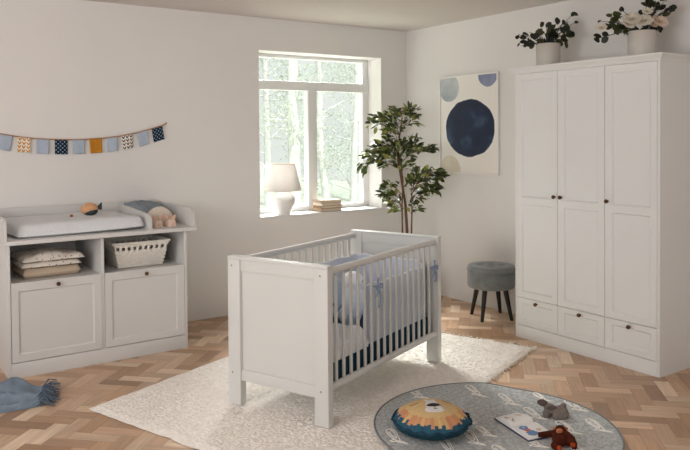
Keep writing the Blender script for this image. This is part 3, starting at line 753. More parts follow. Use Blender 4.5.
mb.build('padding', 'bumper', bp_, ang=70)
mb = MB(CT); mb.tube([Vector(bump_pt(k, 0, 1.0)) + Vector((0, 0, 0.003)) for k in range(nb)], 0.006, 6); mb.build('piping', 'quilt', bp_)
mb = MB(CT); mb.tube([Vector(bump_pt(0, 0, v/8)) + Vector((-0.006, 0, 0)) for v in range(9)], 0.006, 6); mb.build('piping', 'piping', bp_)
def bow(i, j, z, L1=0.10):
    mb = MB(CT); o_ = Vector((i, -j, z))
    W3 = lambda a, b, c: o_ + Vector((a, b, c))
    mb.ball(W3(0, -0.004, 0), 0.010, None, 10, 6)
    for s in (-1, 1):
        mb.tube([W3(0, -0.004, 0), W3(s*0.018, -0.012, 0.020), W3(s*0.034, -0.012, 0.016), W3(s*0.030, -0.012, -0.006), W3(0, -0.004, 0)], 0.0055, 6)
    mb.tube([W3(0, -0.004, 0), W3(0.014, -0.010, -0.03), W3(0.026, -0.008, -0.065), W3(0.022, -0.006, -L1), W3(0.008, -0.004, -L1-0.012)], 0.0065, 6)
    mb.tube([W3(0, -0.004, 0), W3(-0.006, -0.010, 0.03), W3(-0.016, -0.012, 0.055)], 0.0065, 6)
    mb.tube([W3(0, -0.004, 0), W3(-0.012, -0.008, -0.03), W3(-0.022, -0.006, -0.05)], 0.0055, 6)
    mb.tube([W3(0, 0, 0), W3(0, 0.05, 0.002)], 0.005, 6)
    mb.build('bow', 'piping', bp_)
bow(0.497, 0.645, 0.632); bow(1.190, 0.645, 0.625, 0.07)

# white quilt at the near end, hanging over the mattress edge
def ql(u, v):
    i = 0.056 + 0.406*u; j = 0.100 + 0.506*v; puff = (sq(u, 14)*sq(v, 14))**0.45
    return (i, -j, 0.310 + 0.02 + puff*(0.062 + 0.016*math.sin(u*5+v*3) + 0.016*noise.noise(Vector((u*7, v*7, 0)))) + 0.030*math.exp(-((u-0.85)/0.12)**2)*puff)
mb = MB(CT); mb.slab(ql, lambda u, v: (ql(u, v)[0], ql(u, v)[1], 0.309), 40, 36)
solo(mb.build('quilt', 'quilt', ang=70), 'white puffy quilt at the near end of the crib mattress', 'quilt')

# whale-shaped cushion leaning in the crib
t = thing('whale_cushion', 'blue whale-shaped cushion with a dark belly edge leaning in the crib', 'cushion', CT @ Vector((0.42, -0.40, 0.40)), CB)
WT = CT @ Matrix.Translation((0.335, -0.40, 0.560)) @ Matrix.Rotation(R(12), 4, 'X')
def wh(u, v, s, k=1.0):
    a = 2*PI*u; rx = 0.185*(1+0.06*math.cos(3*a)); rz = 0.13 if math.sin(a) > 0 else 0.105
    x = rx*v*k*math.copysign(abs(math.cos(a))**0.8, math.cos(a)); z = rz*v*k*math.copysign(abs(math.sin(a))**0.8, math.sin(a))
    return (x, s*0.05*(1-v**2.2)**0.6 if v < 1 else 0, z)
mb = MB(WT); mb.grid(lambda u, v: wh(u, max(v, 0.02), -1), 40, 12, True); mb.grid(lambda u, v: wh(u, max(v, 0.02), 1), 40, 12, True)
bmesh.ops.remove_doubles(mb.bm, verts=mb.bm.verts, dist=0.0008); mb.build('body', 'whale', t, ang=80)
mb = MB(WT); mb.tube([(0.19*math.cos(a), -0.012, 0.112*math.sin(a)) for a in [PI*1.08 + PI*0.84*k/16 for k in range(17)]], 0.012, 8); mb.build('belly_edge', 'whale_dark', t)
mb = MB(WT); mb.ball((0.03, -0.051, -0.01), (0.011, 0.005, 0.010), None, 10, 8); mb.build('eye', 'black', t)
# white plush at the far end
t = thing('white_plush', 'white round plush with a black nose by the far end of the crib', 'plush toy', CT @ Vector((0.75, -0.30, 0.312)), CB)
mb = MB(CT); mb.ball((0.75, -0.30, 0.46), (0.10, 0.085, 0.15), None, 20, 14); mb.ball((0.75, -0.32, 0.585), (0.075, 0.07, 0.062), None, 20, 14); mb.build('body', 'quilt', t, remesh=0.008)
mb = MB(CT); mb.ball((0.762, -0.390, 0.592), (0.010, 0.008, 0.009), None, 10, 8); mb.build('nose', 'black', t)

# ================================================================== RUGS
# cream shag rug, turned with the crib
RE1 = Vector((math.cos(CB), math.sin(CB), 0)); RE2 = Vector((math.sin(CB), -math.cos(CB), 0))
def rugp(a, b, z=0.0): q = CK + RE1*a + RE2*b; return Vector((q.x, q.y, z))
ra0, ra1, rb0, rb1 = -0.435, 1.920, -0.615, 1.045
t = thing('area_rug', 'cream shaggy rectangular rug under the white crib', 'rug', rugp(0.7, 0.2), CB)
mb = MB(); nu, nv = 260, 180; rnd = random.Random(11)
def rg(u, v):
    w = 0.012
    a = ra0 + (ra1-ra0)*u + 0.012*noise.noise(Vector((v*14, 0, 1))); b = rb0 + (rb1-rb0)*v + 0.012*noise.noise(Vector((u*18, 3, 1)))
    # the rug lies a little skewed at its near-left corner
    a -= 0.10*max(0, v)*(1-u)
    e_ = min(1, min(u, 1-u)*60)*min(1, min(v, 1-v)*45)
    return rugp(a, b, 0.003 + e_*(0.011 + rnd.uniform(0, 0.006)))
mb.grid(rg, nu, nv); mb.build('pile', 'shag', t, ang=0)
mb = MB()
for k in range(170):
    u = rnd.random(); q = rugp(ra0 + (ra1-ra0)*u, rb1-0.006, 0.010); l = rnd.uniform(0.012, 0.032); d = (RE2 + RE1*rnd.uniform(-0.6, 0.6)).normalized()
    mb.tube([q, q + d*l*0.6 + Vector((0, 0, 0.004)), q + d*l - Vector((0, 0, 0.006))], [0.007, 0.006, 0.003], 5)
for k in range(70):
    v = rnd.random(); q = rugp(ra1-0.006, rb0 + (rb1-rb0)*v, 0.010); l = rnd.uniform(0.006, 0.016); d = (RE1 + RE2*rnd.uniform(-0.6, 0.6)).normalized()
    mb.tube([q, q + d*l*0.6 + Vector((0, 0, 0.003)), q + d*l - Vector((0, 0, 0.006))], [0.006, 0.005, 0.003], 5)
tag(mb.build('fringe', 'rug_fringe', t), None, None, None, 'stuff')

# round grey rug, partly lying over the cream one
RC = Vector((-1.834, -2.897, 0)); RR = 0.597
def rug_h(p):
    b = (Vector((p[0], p[1], 0)) - CK).dot(RE2); a = (Vector((p[0], p[1], 0)) - CK).dot(RE1)
    k = max(0.0, min(1.0, (rb1 + 0.22 - b)/0.25)) * max(0, min(1, (ra1+0.10-a)/0.15)); k = k*k*(3-2*k)
    return 0.010 + 0.022*k
t = thing('round_rug', 'round grey rug with cream line drawings lying in front of the crib', 'rug', RC)
mb = MB()
def rrug(u, v):
    a = 2*PI*u; p = RC + Vector((math.cos(a), math.sin(a), 0))*RR*max(v, 0.004); return (p.x, p.y, rug_h(p) - (0.004 if v > 0.995 else 0))
mb.grid(rrug, 160, 60, True)
mb.build('pile', 'round_rug', t, ang=60)
mb = MB(); mb.tube([(RC.x + RR*math.cos(2*PI*k/128), RC.y + RR*math.sin(2*PI*k/128), rug_h(RC + Vector((math.cos(2*PI*k/128), math.sin(2*PI*k/128), 0))*RR) - 0.004) for k in range(129)], 0.0055, 6); mb.build('edge_binding', 'rug_edge', t)
# drawn sailing boats / planes: outline strokes, one mesh
def hit(u, v, z=0.0):
    d = _f2 + _r3*((u-345)/f_px) + _z3*((y0-v)/f_px); tt = (z-CAM.z)/d.z; return CAM + d*tt
MOT = [[(-0.5, 0.02), (-0.46, 0.12), (-0.34, 0.17), (-0.1, 0.15), (0.2, 0.10), (0.44, 0.03), (0.30, -0.06), (0.0, -0.13), (-0.3, -0.14), (-0.45, -0.09), (-0.5, 0.02)],
       [(0.22, -0.08), (0.30, -0.27), (0.60, 0.22), (0.36, 0.05)], [(-0.40, 0.05), (-0.30, 0.10), (0.05, 0.06), (0.20, 0.02), (0.0, -0.05), (-0.30, -0.07)]]
for i, (px, py) in enumerate(((473.5, 393.5), (507, 399.5), (540, 396.5), (533, 413), (573.5, 405), (596, 425), (566, 427), (472, 437), (484, 431), (531, 440), (578, 449), (416, 397), (503, 452), (448, 447), (394, 440))):
    mot_mb = MB()
    c = hit(px, py, 0.012); dv = hit(px+9.8, py+7.0, 0.012) - hit(px-9.8, py-7.0, 0.012)
    if i in (7, 13, 14): dv = hit(px+7, py+8.0, 0.012) - hit(px-7, py-8.0, 0.012)
    a = math.atan2(dv.y, dv.x); ca, sa = math.cos(a), math.sin(a); S_ = 0.165 if i not in (8, 2) else 0.13
    for st in MOT:
        pts = []
        for (p0, p1), (q0, q1) in zip(st, st[1:]):
            for k in range(4):
                w = k/4; x, y = (p0+(q0-p0)*w)*S_, (p1+(q1-p1)*w)*S_*0.9; pts.append((c.x+ca*x-sa*y, c.y+sa*x+ca*y))
        x, y = st[-1][0]*S_, st[-1][1]*S_*0.9; pts.append((c.x+ca*x-sa*y, c.y+sa*x+ca*y))
        pts = [p for p in pts if (Vector((p[0], p[1], 0))-RC).length < RR-0.012]
        if len(pts) > 2: mot_mb.tube([(p[0], p[1], rug_h(p)+0.001) for p in pts], 0.0033, 5, flat=0.5)
    if len(mot_mb.bm.verts): mot_mb.build('line_drawing', 'motif', t)
    else: mot_mb.bm.free()
#mot_mb.build('line_drawing', 'motif', t)

# ================================================================== LION CUSHION
LC = Vector((-2.132, -2.762, 0)); LR = 0.186
zl = rug_h(LC) + 0.006
t = thing('lion_cushion', 'round orange lion-face cushion with teal edge on the grey rug', 'cushion', (LC.x, LC.y, zl))
_dn = hit(437.5, 414.5, 0.11) - hit(429, 403.3, 0.11); LA = math.atan2(_dn.y, _dn.x)
fdir = Vector((math.cos(LA), math.sin(LA), 0)); fside = Vector((-fdir.y, fdir.x, 0))
def lz(r):   # height of the top over the rug at relative radius r
    return 0.046 + 0.084*(1-min(r, 1)**2.2)**0.85
mb = MB(); nA, nRr = 180, 40; rl = random.Random(21)
jag = [rl.uniform(0.82, 0.93) for _ in range(60)]; strip = [rl.choice([0, 0, 1, 1, 2]) for _ in range(60)]
V_ = []
for i in range(nA):
    a = 2*PI*i/nA; ruf = 1 + 0.018*math.sin(a*13) + 0.012*math.sin(a*29+1)
    col_ = []
    for j in range(nRr+1):
        r = max(0.01, j/nRr); k = ruf if r > 0.8 else 1+(ruf-1)*(r/0.8)**4
        z = lz(r) + 0.006*math.sin(a*16)*max(0, r-0.6)*1.6 - 0.012*math.exp(-((r-0.97)/0.05)**2)*(0.5+0.5*math.sin(a*9))
        col_.append(mb.bm.verts.new((LC.x + math.cos(a)*LR*r*k, LC.y + math.sin(a)*LR*r*k, zl + z)))
    V_.append(col_)
for i in range(nA):
    for j in range(nRr):
        f = mb.bm.faces.new((V_[i][j], V_[(i+1) % nA][j], V_[(i+1) % nA][j+1], V_[i][j+1]))
        r = (j+0.5)/nRr; s_ = i//3
        if r < 0.66 + 0.02*math.sin(s_*2.1): c = (214, 184, 134)
        elif r < jag[s_]: c = ((206, 148, 110), (214, 180, 124), (204, 160, 116))[strip[s_]]
        else: c = (50, 92, 112)
        mb.paint([f], c)
# underside
under = [[mb.bm.verts.new((LC.x + math.cos(2*PI*i/nA)*LR*r, LC.y + math.sin(2*PI*i/nA)*LR*r, zl + z)) for r, z in ((0.985, 0.040), (0.93, 0.016), (0.80, 0.003), (0.02, 0.0))] for i in range(nA)]
for i in range(nA):
    i2 = (i+1) % nA; ch = [V_[i][nRr]] + under[i]; c2 = [V_[i2][nRr]] + under[i2]
    for j in range(4): mb.paint([mb.bm.faces.new((ch[j], ch[j+1], c2[j+1], c2[j]))], (34, 72, 84))
mb.build('body', 'lion', t, ang=70)
mb = MB(); mb.tube([(LC.x + math.cos(2*PI*k/120)*LR*1.02*(1+0.018*math.sin(2*PI*k/120*13)), LC.y + math.sin(2*PI*k/120)*LR*1.02*(1+0.018*math.sin(2*PI*k/120*13)), zl + 0.047 + 0.004*math.sin(k*0.9)) for k in range(121)], 0.006, 6); mb.build('seam', 'teal', t)
def on_lion(x, y, lift=0.0012):
    p = LC + fdir*(y*1.2 + 0.030) + fside*x*1.1; r = (p-LC).length/LR; return Vector((p.x, p.y, zl + lz(r) + lift))
def patch(outline, m, name, lift=0.0012):
    mb = MB(); c = Vector((sum(p[0] for p in outline)/len(outline), sum(p[1] for p in outline)/len(outline)))
    rings = []
    for k in (1.0, 0.66, 0.33): rings.append([mb.bm.verts.new(on_lion(c.x+(p[0]-c.x)*k, c.y+(p[1]-c.y)*k, lift)) for p in outline])
    n = len(outline)
    for a, b in zip(rings, rings[1:]):
        for i in range(n): mb.bm.faces.new((a[i], a[(i+1) % n], b[(i+1) % n], b[i]))
    mb.bm.faces.new(rings[-1]); o = mb.build(name, m, t); s_ = o.modifiers.new('solid', 'SOLIDIFY'); s_.thickness = 0.001; return o
el = lambda cx, cy, rx, ry, n=20: [(cx+rx*math.cos(2*PI*k/n), cy+ry*math.sin(2*PI*k/n)) for k in range(n)]
patch([(-0.026, -0.062), (0.026, -0.062), (0.034, 0.0), (0.036, 0.012), (-0.036, 0.012), (-0.034, 0.0)], 'lion_white', 'nose_bridge')
patch(el(0, 0.030, 0.046, 0.022), 'lion_white', 'muzzle', 0.0014)
patch([(-0.034, 0.004), (-0.02, -0.006), (0, -0.010), (0.02, -0.006), (0.034, 0.004), (0.020, 0.014), (0, 0.018), (-0.020, 0.014)], 'black', 'nose', 0.0026)
for s_ in (-1, 1):
    mb = MB(); mb.tube([on_lion(s_*0.075 + 0.020*math.cos(a), -0.045 + 0.010*math.sin(a), 0.0015) for a in [PI*k/8 for k in range(9)]], 0.0016, 5); mb.build('closed_eye', 'bk2', t)
    for q in range(5):
        mb = MB(); mb.ball(on_lion(s_*(0.055+0.014*(q % 3)), -0.004+0.014*(q//3)+0.004*q, 0.001), 0.0018, None, 6, 4); mb.build('whisker_dot', 'bk2', t)
mb = MB(); mb.tube([on_lion(0, 0.020, 0.003), on_lion(0, 0.034, 0.003)], 0.0014, 5); mb.tube([on_lion(-0.008, 0.036, 0.003), on_lion(0, 0.033, 0.003), on_lion(0.008, 0.036, 0.003)], 0.0014, 5); mb.build('mouth', 'black', t)
ta = math.atan2(-0.55, 0.83); tg = LC + Vector((0.128, -0.150, 0))
mb = MB(); mb.box(tg.x-0.004, tg.x+0.02, tg.y-0.012, tg.y+0.006, zl+0.044, zl+0.0455); mb.build('care_tag', 'lion_white', t)

# ================================================================== OPEN BOOK
bzz = rug_h((-1.71, -2.98)) + 0.003
t = thing('open_book', 'open picture book with navy cover lying on the round grey rug', 'book', (-1.715, -2.98, bzz))
SP0, SP1 = Vector((-1.790, -2.963, 0)), Vector((-1.652, -2.985, 0))
LF0, LF1 = Vector((-1.758, -2.828, 0)), Vector((-1.620, -2.848, 0))
RT0, RT1 = Vector((-1.826, -3.106, 0)), Vector((-1.684, -3.130, 0))
def pageh(w, lift): return 0.006 + lift*math.sin(PI*min(1, w*1.0)**0.6)*0.9*(1-w*0.4)
def page(mbx, A0, A1, lift, base=0.004):
    def tp(u, v):
        p = (SP0*(1-u)+SP1*u)*(1-v) + (A0*(1-u)+A1*u)*v; return (p.x, p.y, bzz + base + pageh(v, lift))
    mbx.slab(tp, lambda u, v: (tp(u, v)[0], tp(u, v)[1], bzz + base - 0.001 + 0.0*v), 8, 16); return tp
mb = MB(); tpl = page(mb, LF0, LF1, 0.026); mb.build('page_block', 'page', t, ang=50)
mb = MB(); tpr = page(mb, RT0, RT1, 0.012); mb.build('page_block', 'page', t, ang=50)
mb = MB(); ex = lambda a, b, k: a + (a-b).normalized()*k
c4 = [ex(LF0, LF1, 0.006), ex(LF1, LF0, 0.006), ex(RT1, RT0, 0.006), ex(RT0, RT1, 0.006)]
dl = (LF0-SP0).normalized()*0.006; dr_ = (RT0-SP0).normalized()*0.006
c4 = [c4[0]+dl, c4[1]+dl, c4[2]+dr_, c4[3]+dr_]
mb.prism([(p.x, p.y, bzz) for p in c4], (0, 0, 0.0035)); mb.build('cover', 'cover_navy', t, ang=30)
def blob(tp, cu, cv, ru, rv_, m, name, n=14, ph=0):
    mb = MB(); vs = [mb.bm.verts.new(Vector(tp(cu+ru*math.cos(2*PI*k/n+ph)*(1+0.15*math.sin(3*k)), cv+rv_*math.sin(2*PI*k/n+ph))) + Vector((0, 0, 0.0007))) for k in range(n)]; mb.bm.faces.new(vs); mb.build(name, m, t, ang=0)
blob(tpr, 0.28, 0.34, 0.17, 0.15, 'ink_blue', 'illustration'); blob(tpr, 0.36, 0.72, 0.20, 0.17, 'ink_blue', 'illustration', 14, 0.5)
blob(tpr, 0.32, 0.52, 0.12, 0.09, 'ink_red', 'illustration'); blob(tpr, 0.72, 0.62, 0.10, 0.08, 'ink_pale', 'illustration')
blob(tpl, 0.22, 0.42, 0.09, 0.30, 'ink_tan', 'illustration'); blob(tpl, 0.75, 0.62, 0.10, 0.20, 'ink_pale', 'illustration')

# ================================================================== PLUSHES ON THE ROUND RUG
def P2(px, py, z): return hit(px, py, z)
ez = rug_h((-1.48, -2.98))
EC = P2(553.5, 415.5, ez)
t = thing('plush_elephant', 'taupe grey plush elephant lying on the far side of the round rug', 'plush toy', (EC.x, EC.y, ez))
cr = Vector((_r.x, _r.y, 0)); cf = Vector((_f.x, _f.y, 0))
def E3(a, b, c): q = EC + cr*a*0.80 + cf*b*0.80; return Vector((q.x, q.y, ez + 0.001 + c*0.62))
mb = MB(); mb.ball(E3(0.035, 0.0, 0.034), (0.052, 0.045, 0.024), None, 18, 12); mb.ball(E3(-0.015, 0.03, 0.046), (0.032, 0.03, 0.024), None, 18, 12)
mb.tube([E3(0.07, -0.02, 0.03), E3(0.05, -0.055, 0.02), E3(0.0, -0.06, 0.016), E3(-0.02, -0.05, 0.016)], [0.022, 0.02, 0.018, 0.014], 10)
mb.tube([E3(-0.02, 0.01, 0.04), E3(-0.055, -0.02, 0.026), E3(-0.065, -0.05, 0.017)], [0.022, 0.019, 0.016], 10)
mb.tube([E3(0.06, 0.03, 0.05), E3(0.075, 0.02, 0.075), E3(0.06, 0.0, 0.088)], [0.016, 0.014, 0.011], 10)
mb.tube([E3(-0.03, 0.05, 0.055), E3(-0.06, 0.06, 0.075), E3(-0.035, 0.06, 0.09)], [0.015, 0.013, 0.01], 10)
mb.build('body', 'ele', t, remesh=0.005)
for s_, c_ in ((1, (-0.01, -0.012, 0.06)), (-1, (-0.058, 0.045, 0.084))):
    mb = MB(); mb.ball(E3(*c_), (0.03, 0.012, 0.018), (0.5*s_, 0.2, -yaw), 14, 10); mb.build('ear', 'ele_dark', t)
for a in (-0.03, -0.002):
    mb = MB(); mb.ball(E3(a, -0.004, 0.052), 0.004, None, 8, 6); mb.build('eye', 'black', t)
mz = rug_h((-1.72, -3.2)); MC = P2(561.5, 445, mz)
t = thing('plush_monkey', 'dark rust-red plush monkey reaching one arm onto the open book', 'plush toy', (MC.x, MC.y, mz))
def K3(a, b, c): q = MC + cr*a*0.84 + cf*b*0.84; return Vector((q.x, q.y, mz + 0.001 + c*0.62))
mb = MB(); mb.ball(K3(-0.005, 0.0, 0.040), (0.042, 0.040, 0.027), None, 18, 12); mb.ball(K3(0.008, 0.045, 0.085), (0.028, 0.027, 0.025), None, 18, 12)
mb.tube([K3(-0.02, 0.035, 0.066), K3(-0.05, 0.055, 0.054), K3(-0.085, 0.068, 0.042), K3(-0.112, 0.075, 0.036)], [0.019, 0.016, 0.014, 0.012], 10)
mb.tube([K3(0.03, 0.02, 0.07), K3(0.052, -0.02, 0.055), K3(0.045, -0.055, 0.03)], [0.019, 0.018, 0.015], 10)
mb.tube([K3(-0.03, -0.02, 0.03), K3(-0.055, -0.05, 0.022), K3(-0.035, -0.075, 0.017)], [0.021, 0.019, 0.015], 10)
mb.tube([K3(0.03, -0.01, 0.03), K3(0.06, -0.03, 0.022), K3(0.05, -0.065, 0.017)], [0.021, 0.019, 0.015], 10)
mb.build('body', 'monkey', t, remesh=0.005)
mb = MB(); mb.ball(K3(-0.004, 0.022, 0.092), (0.017, 0.012, 0.013), (0, 0, -yaw), 14, 10); mb.build('face', 'monkey_face', t)
for a in (-0.026, 0.042):
    mb = MB(); mb.ball(K3(a, 0.05, 0.092), (0.009, 0.006, 0.010), (0, 0, -yaw), 10, 8); mb.build('ear', 'monkey_face', t)
for a in (-0.011, 0.003):
    mb = MB(); mb.ball(K3(a, 0.007, 0.098), 0.0026, None, 8, 6); mb.build('eye', 'black', t)
for c_ in ((0.045, -0.058, 0.032), (-0.035, -0.078, 0.022)):
    mb = MB(); mb.ball(K3(*c_), (0.013, 0.013, 0.012), None, 12, 8); mb.build('paw', 'monkey_or', t)

# ================================================================== STOOL
SC = Vector((-0.222, -1.318, 0))
t = thing('stool', 'round grey velvet stool with black splayed legs beside the wardrobe', 'stool', SC)
mb = MB(); mb.lathe([(0, 0.246), (0.170, 0.246), (0.184, 0.252), (0.190, 0.266), (0.190, 0.366), (0.186, 0.372), (0, 0.372)], SC, 64); mb.build('seat_drum', 'velvet', t, ang=50)
mb = MB(); nA = 64
tuft = [(0.085*math.cos(PI/4+k*PI/2), 0.085*math.sin(PI/4+k*PI/2)) for k in range(4)] + [(0, 0)]
def lid(u, v):
    a = 2*PI*u; r = max(0.004, v)*0.190; x, y = r*math.cos(a), r*math.sin(a)
    z = 0.421 + 0.008*(1-v*v) - sum(0.014*math.exp(-((x-p)**2+(y-q)**2)/0.0009) for p, q in tuft) - 0.05*max(0, v-0.93)*max(0, v-0.93)*60
    return (SC.x+x*(1 - (0.02 if v > 0.99 else 0)), SC.y+y*(1 - (0.02 if v > 0.99 else 0)), z)
mb.grid(lid, nA, 30, True)
mb.lathe([(0.1862, 0.4065), (0.192, 0.400), (0.193, 0.382), (0.189, 0.374), (0.0, 0.374)], SC, nA); mb.build('seat_lid', 'velvet', t, ang=60)
for p, q in tuft:
    mb = MB(); mb.ball((SC.x+p, SC.y+q, 0.416), (0.008, 0.008, 0.004), None, 12, 8); mb.build('tuft_button', 'velvet', t)
for lx, ly in ((-0.275, -1.150), (-0.385, -1.378), (-0.056, -1.258), (-0.170, -1.488)):
    top = SC + (Vector((lx, ly, 0))-SC)*0.68; top.z = 0.248
    mb = MB(); mb.tube([(lx, ly, 0.0), (lx, ly, 0.001), tuple(top)], [0.0125, 0.013, 0.021], 16); mb.build('leg', 'black_wood', t, ang=50)

# ================================================================== PAINTING
t = thing('framed_print', 'framed watercolour print with a big navy spot on the right wall', 'picture', (-0.012, -0.8505, 1.122))
a0, a1, z0, z1 = -1.2103, -0.4908, 1.1218, 1.9861; w = 0.014
mb = MB(); mb.box(-0.026, -0.002, a0, a0+w, z0, z1, 0.002); mb.box(-0.026, -0.002, a1-w, a1, z0, z1, 0.002); mb.box(-0.026, -0.002, a0+w, a1-w, z0, z0+w, 0.002); mb.box(-0.026, -0.002, a0+w, a1-w, z1-w, z1, 0.002); mb.build('frame', 'art_frame', t)
mb = MB(); mb.box(-0.016, -0.003, a0+w-0.002, a1-w+0.002, z0+w-0.002, z1-w+0.002)
cv = mb.build('print', 'art', t, ang=0)
# the print's spots are drawn in room coordinates, so give the sheet an unmoved origin
cv.data.transform(Matrix.Translation(t.location)); cv.location = -t.location

# ================================================================== BUNTING
t = thing('bunting', 'string of small fabric flags hanging on the wall above the dresser', 'bunting', (-3.0, -0.01, 1.45))
sag = [(-3.72, 1.520), (-3.588, 1.494), (-3.461, 1.472), (-3.364, 1.460), (-3.237, 1.453), (-3.10, 1.450), (-3.001, 1.453), (-2.886, 1.460), (-2.767, 1.474), (-2.63, 1.500), (-2.521, 1.530), (-2.441, 1.554), (-2.417, 1.566)]
def sz(x):
    for (a, b), (c, d) in zip(sag, sag[1:]):
        if a <= x <= c: return b + (d-b)*(x-a)/(c-a)
    return sag[-1][1]
mb = MB(); mb.tube([(x, -0.010, z) for x, z in sag] + [(-2.408, -0.006, 1.576)], 0.0055, 6); mb.build('cord', 'string', t)
mb = MB(); mb.lathe([(0, 0), (0.004, 0), (0.004, 0.01), (0, 0.01)], (-2.409, -0.001, 1.575), 8, (0, -1, 0)); mb.build('nail', 'screw', t)
FL = [(-3.600, -3.509, 'fl_blue', (-0.01, -0.018)), (-3.477, -3.393, 'fl_yel', (-0.012, -0.006)), (-3.357, -3.271, 'fl_blue', (-0.003, -0.006)), (-3.235, -3.148, 'fl_navy', (0, 0)), (-3.117, -3.027, 'fl_blue', (0.004, 0.0)), (-2.995, -2.907, 'fl_ochre', (0.006, 0.002)), (-2.871, -2.790, 'fl_blue', (0.006, 0.0)), (-2.762, -2.676, 'fl_bw', (0.012, 0.006)), (-2.644, -2.560, 'fl_blue', (0.018, 0.014)), (-2.529, -2.445, 'fl_navy', (0.016, 0.014))]
for q, (a, b, m, (dl_, dr2)) in enumerate(FL):
    mb = MB(); uvl = mb.bm.loops.layers.uv.new('print')
    def fp(u, v):
        zt = sz(a)*(1-u) + sz(b)*u; x = a + (b-a)*u + (dl_*(1-u)+dr2*u)*v
        return (x, -0.014 - 0.006*v*math.sin(u*5+q*1.7), zt - 0.002 - 0.103*v)
    fs, V_ = mb.grid(fp, 9, 9)
    for i in range(8):
        for j in range(8):
            f = fs[i*8+j]
            for lp, (du, dv) in zip(f.loops, ((0, 0), (1, 0), (1, 1), (0, 1))): lp[uvl].uv = ((i+du)/8, (j+dv)/8)
    o = mb.build('flag', m, t, ang=60, recalc=False); s_ = o.modifiers.new('solid', 'SOLIDIFY'); s_.thickness = 0.002

# ================================================================== SILL: LAMP AND BOOKS
t = thing('table_lamp', 'white ceramic table lamp with pale shade on the window sill', 'lamp', (-1.335, 0.062, SILL))
LB = Vector((-1.335, 0.062, SILL))
mb = MB(); pr = [(0, 0), (0.054, 0), (0.057, 0.006)]
for k in range(25):
    s_ = k/24; z = 0.006 + 0.185*s_; r = 0.057 + 0.046*math.sin(min(1, s_*1.35)*PI/2)**1.1 - (0.060*max(0, (s_-0.72)/0.28)**1.6 if s_ > 0.72 else 0); pr.append((r + 0.0012*math.sin(s_*50), z))
pr += [(0.034, 0.198), (0.030, 0.206), (0.012, 0.210), (0.012, 0.225), (0, 0.225)]
mb.lathe(pr, LB, 40); mb.build('base', 'ceramic', t, ang=60)
mb = MB(); mb.lathe([(0.156, 0.208), (0.1565, 0.212), (0.104, 0.436), (0.1035, 0.440)], LB, 48); o = mb.build('lamp_shade', 'shade', t, ang=60); s_ = o.modifiers.new('solid', 'SOLIDIFY'); s_.thickness = 0.002
for r, z in ((0.157, 0.211), (0.105, 0.438)):
    mb = MB(); mb.tube([(LB.x + r*math.cos(2*PI*k/48), LB.y + r*math.sin(2*PI*k/48), LB.z + z) for k in range(49)], 0.0025, 6); mb.build('trim_ring', 'shade_trim', t)
mb = MB(); mb.tube([LB + Vector((0, 0, 0.2)), LB + Vector((0, 0, 0.42))], 0.005, 8)
for k in range(3): mb.tube([LB + Vector((0, 0, 0.42)), LB + Vector((0.103*math.cos(k*2.094), 0.103*math.sin(k*2.094), 0.432))], 0.002, 5)
mb.build('stem', 'screw', t)
mb = MB(); mb.ball(LB + Vector((0, 0, 0.30)), (0.028, 0.028, 0.036), None, 16, 12); mb.build('bulb', 'ceramic', t)
zz = SILL + 0.0005
bl = [('tan hardback, bottom of the book stack on the window sill', 'bk1', 0.228, 0.150, 0.027, 1.0, 0.0), ('dark brown hardback, second from the bottom on the sill', 'bk2', 0.222, 0.146, 0.024, -1.5, 0.004), ('pale cream hardback, third from the bottom on the sill', 'bk3', 0.215, 0.146, 0.024, 2.5, 0.002), ('taupe hardback, topmost of the book stack on the sill', 'bk4', 0.218, 0.148, 0.025, -2.0, 0.0)]
for lab, m, lx, ly, h_, rz, dx in bl:
    bx = thing('hardback_book', lab, 'book', (-0.866+dx, 0.085, zz), R(rz), 'books on the window sill')
    T_ = Matrix.Translation((-0.866+dx, 0.085, zz)) @ Matrix.Rotation(R(rz), 4, 'Z')
    mb = MB(T_); mb.box(-lx/2, lx/2, -ly/2, ly/2, 0, 0.0025); mb.box(-lx/2, lx/2, -ly/2, ly/2, h_-0.0025, h_); mb.box(-lx/2, -lx/2+0.003, -ly/2, ly/2, 0.0025, h_-0.0025); mb.build('cover', m, bx, ang=30)
    mb = MB(T_); mb.box(-lx/2+0.003, lx/2-0.004, -ly/2+0.004, ly/2-0.004, 0.0025, h_-0.0025); mb.build('page_block', 'paper', bx, ang=30)
    zz += h_ + 0.0003

# ================================================================== FICUS
def on_depth(px, py, base, off=0.0):
    d = _f2 + _r3*((px-345)/f_px) + _z3*((y0-py)/f_px); dep = (base-CAM).dot(_f2) + off; return CAM + d*dep
FB = Vector((-0.47, -0.62, 0.0))
_pp = on_depth(406, 240, FB); FB = Vector((_pp.x, _pp.y, 0))
t = thing('potted_ficus', 'tall potted ficus tree in the corner behind the crib', 'plant', FB)
mb = MB(); mb.lathe([(0, 0), (0.115, 0), (0.12, 0.01), (0.145, 0.27), (0.15, 0.28), (0.142, 0.285), (0.136, 0.27), (0.134, 0.25), (0, 0.25)], FB, 36); mb.build('planter', 'planter', t, ang=50)
mb = MB(); mb.lathe([(0, 0.245), (0.133, 0.245), (0.13, 0.256), (0, 0.262)], FB, 28); mb.build('soil', 'soil', t)
trunks = [[(406.5, 262, 0), (407, 231, 0.0), (405.5, 205, 0.02), (401.5, 180, 0.02), (398, 160, 0.0), (399, 140, 0), (402, 118, 0)], [(402.5, 262, -0.03), (402.5, 231, -0.03), (402, 205, -0.03), (403, 180, 0.0), (400, 158, 0.03), (392, 140, 0.03), (384, 128, 0.03)], [(410.5, 262, 0.03), (411.5, 231, 0.03), (412, 208, 0.03), (411.5, 195, 0.03), (417, 184, 0.0), (427, 178, -0.02)]]
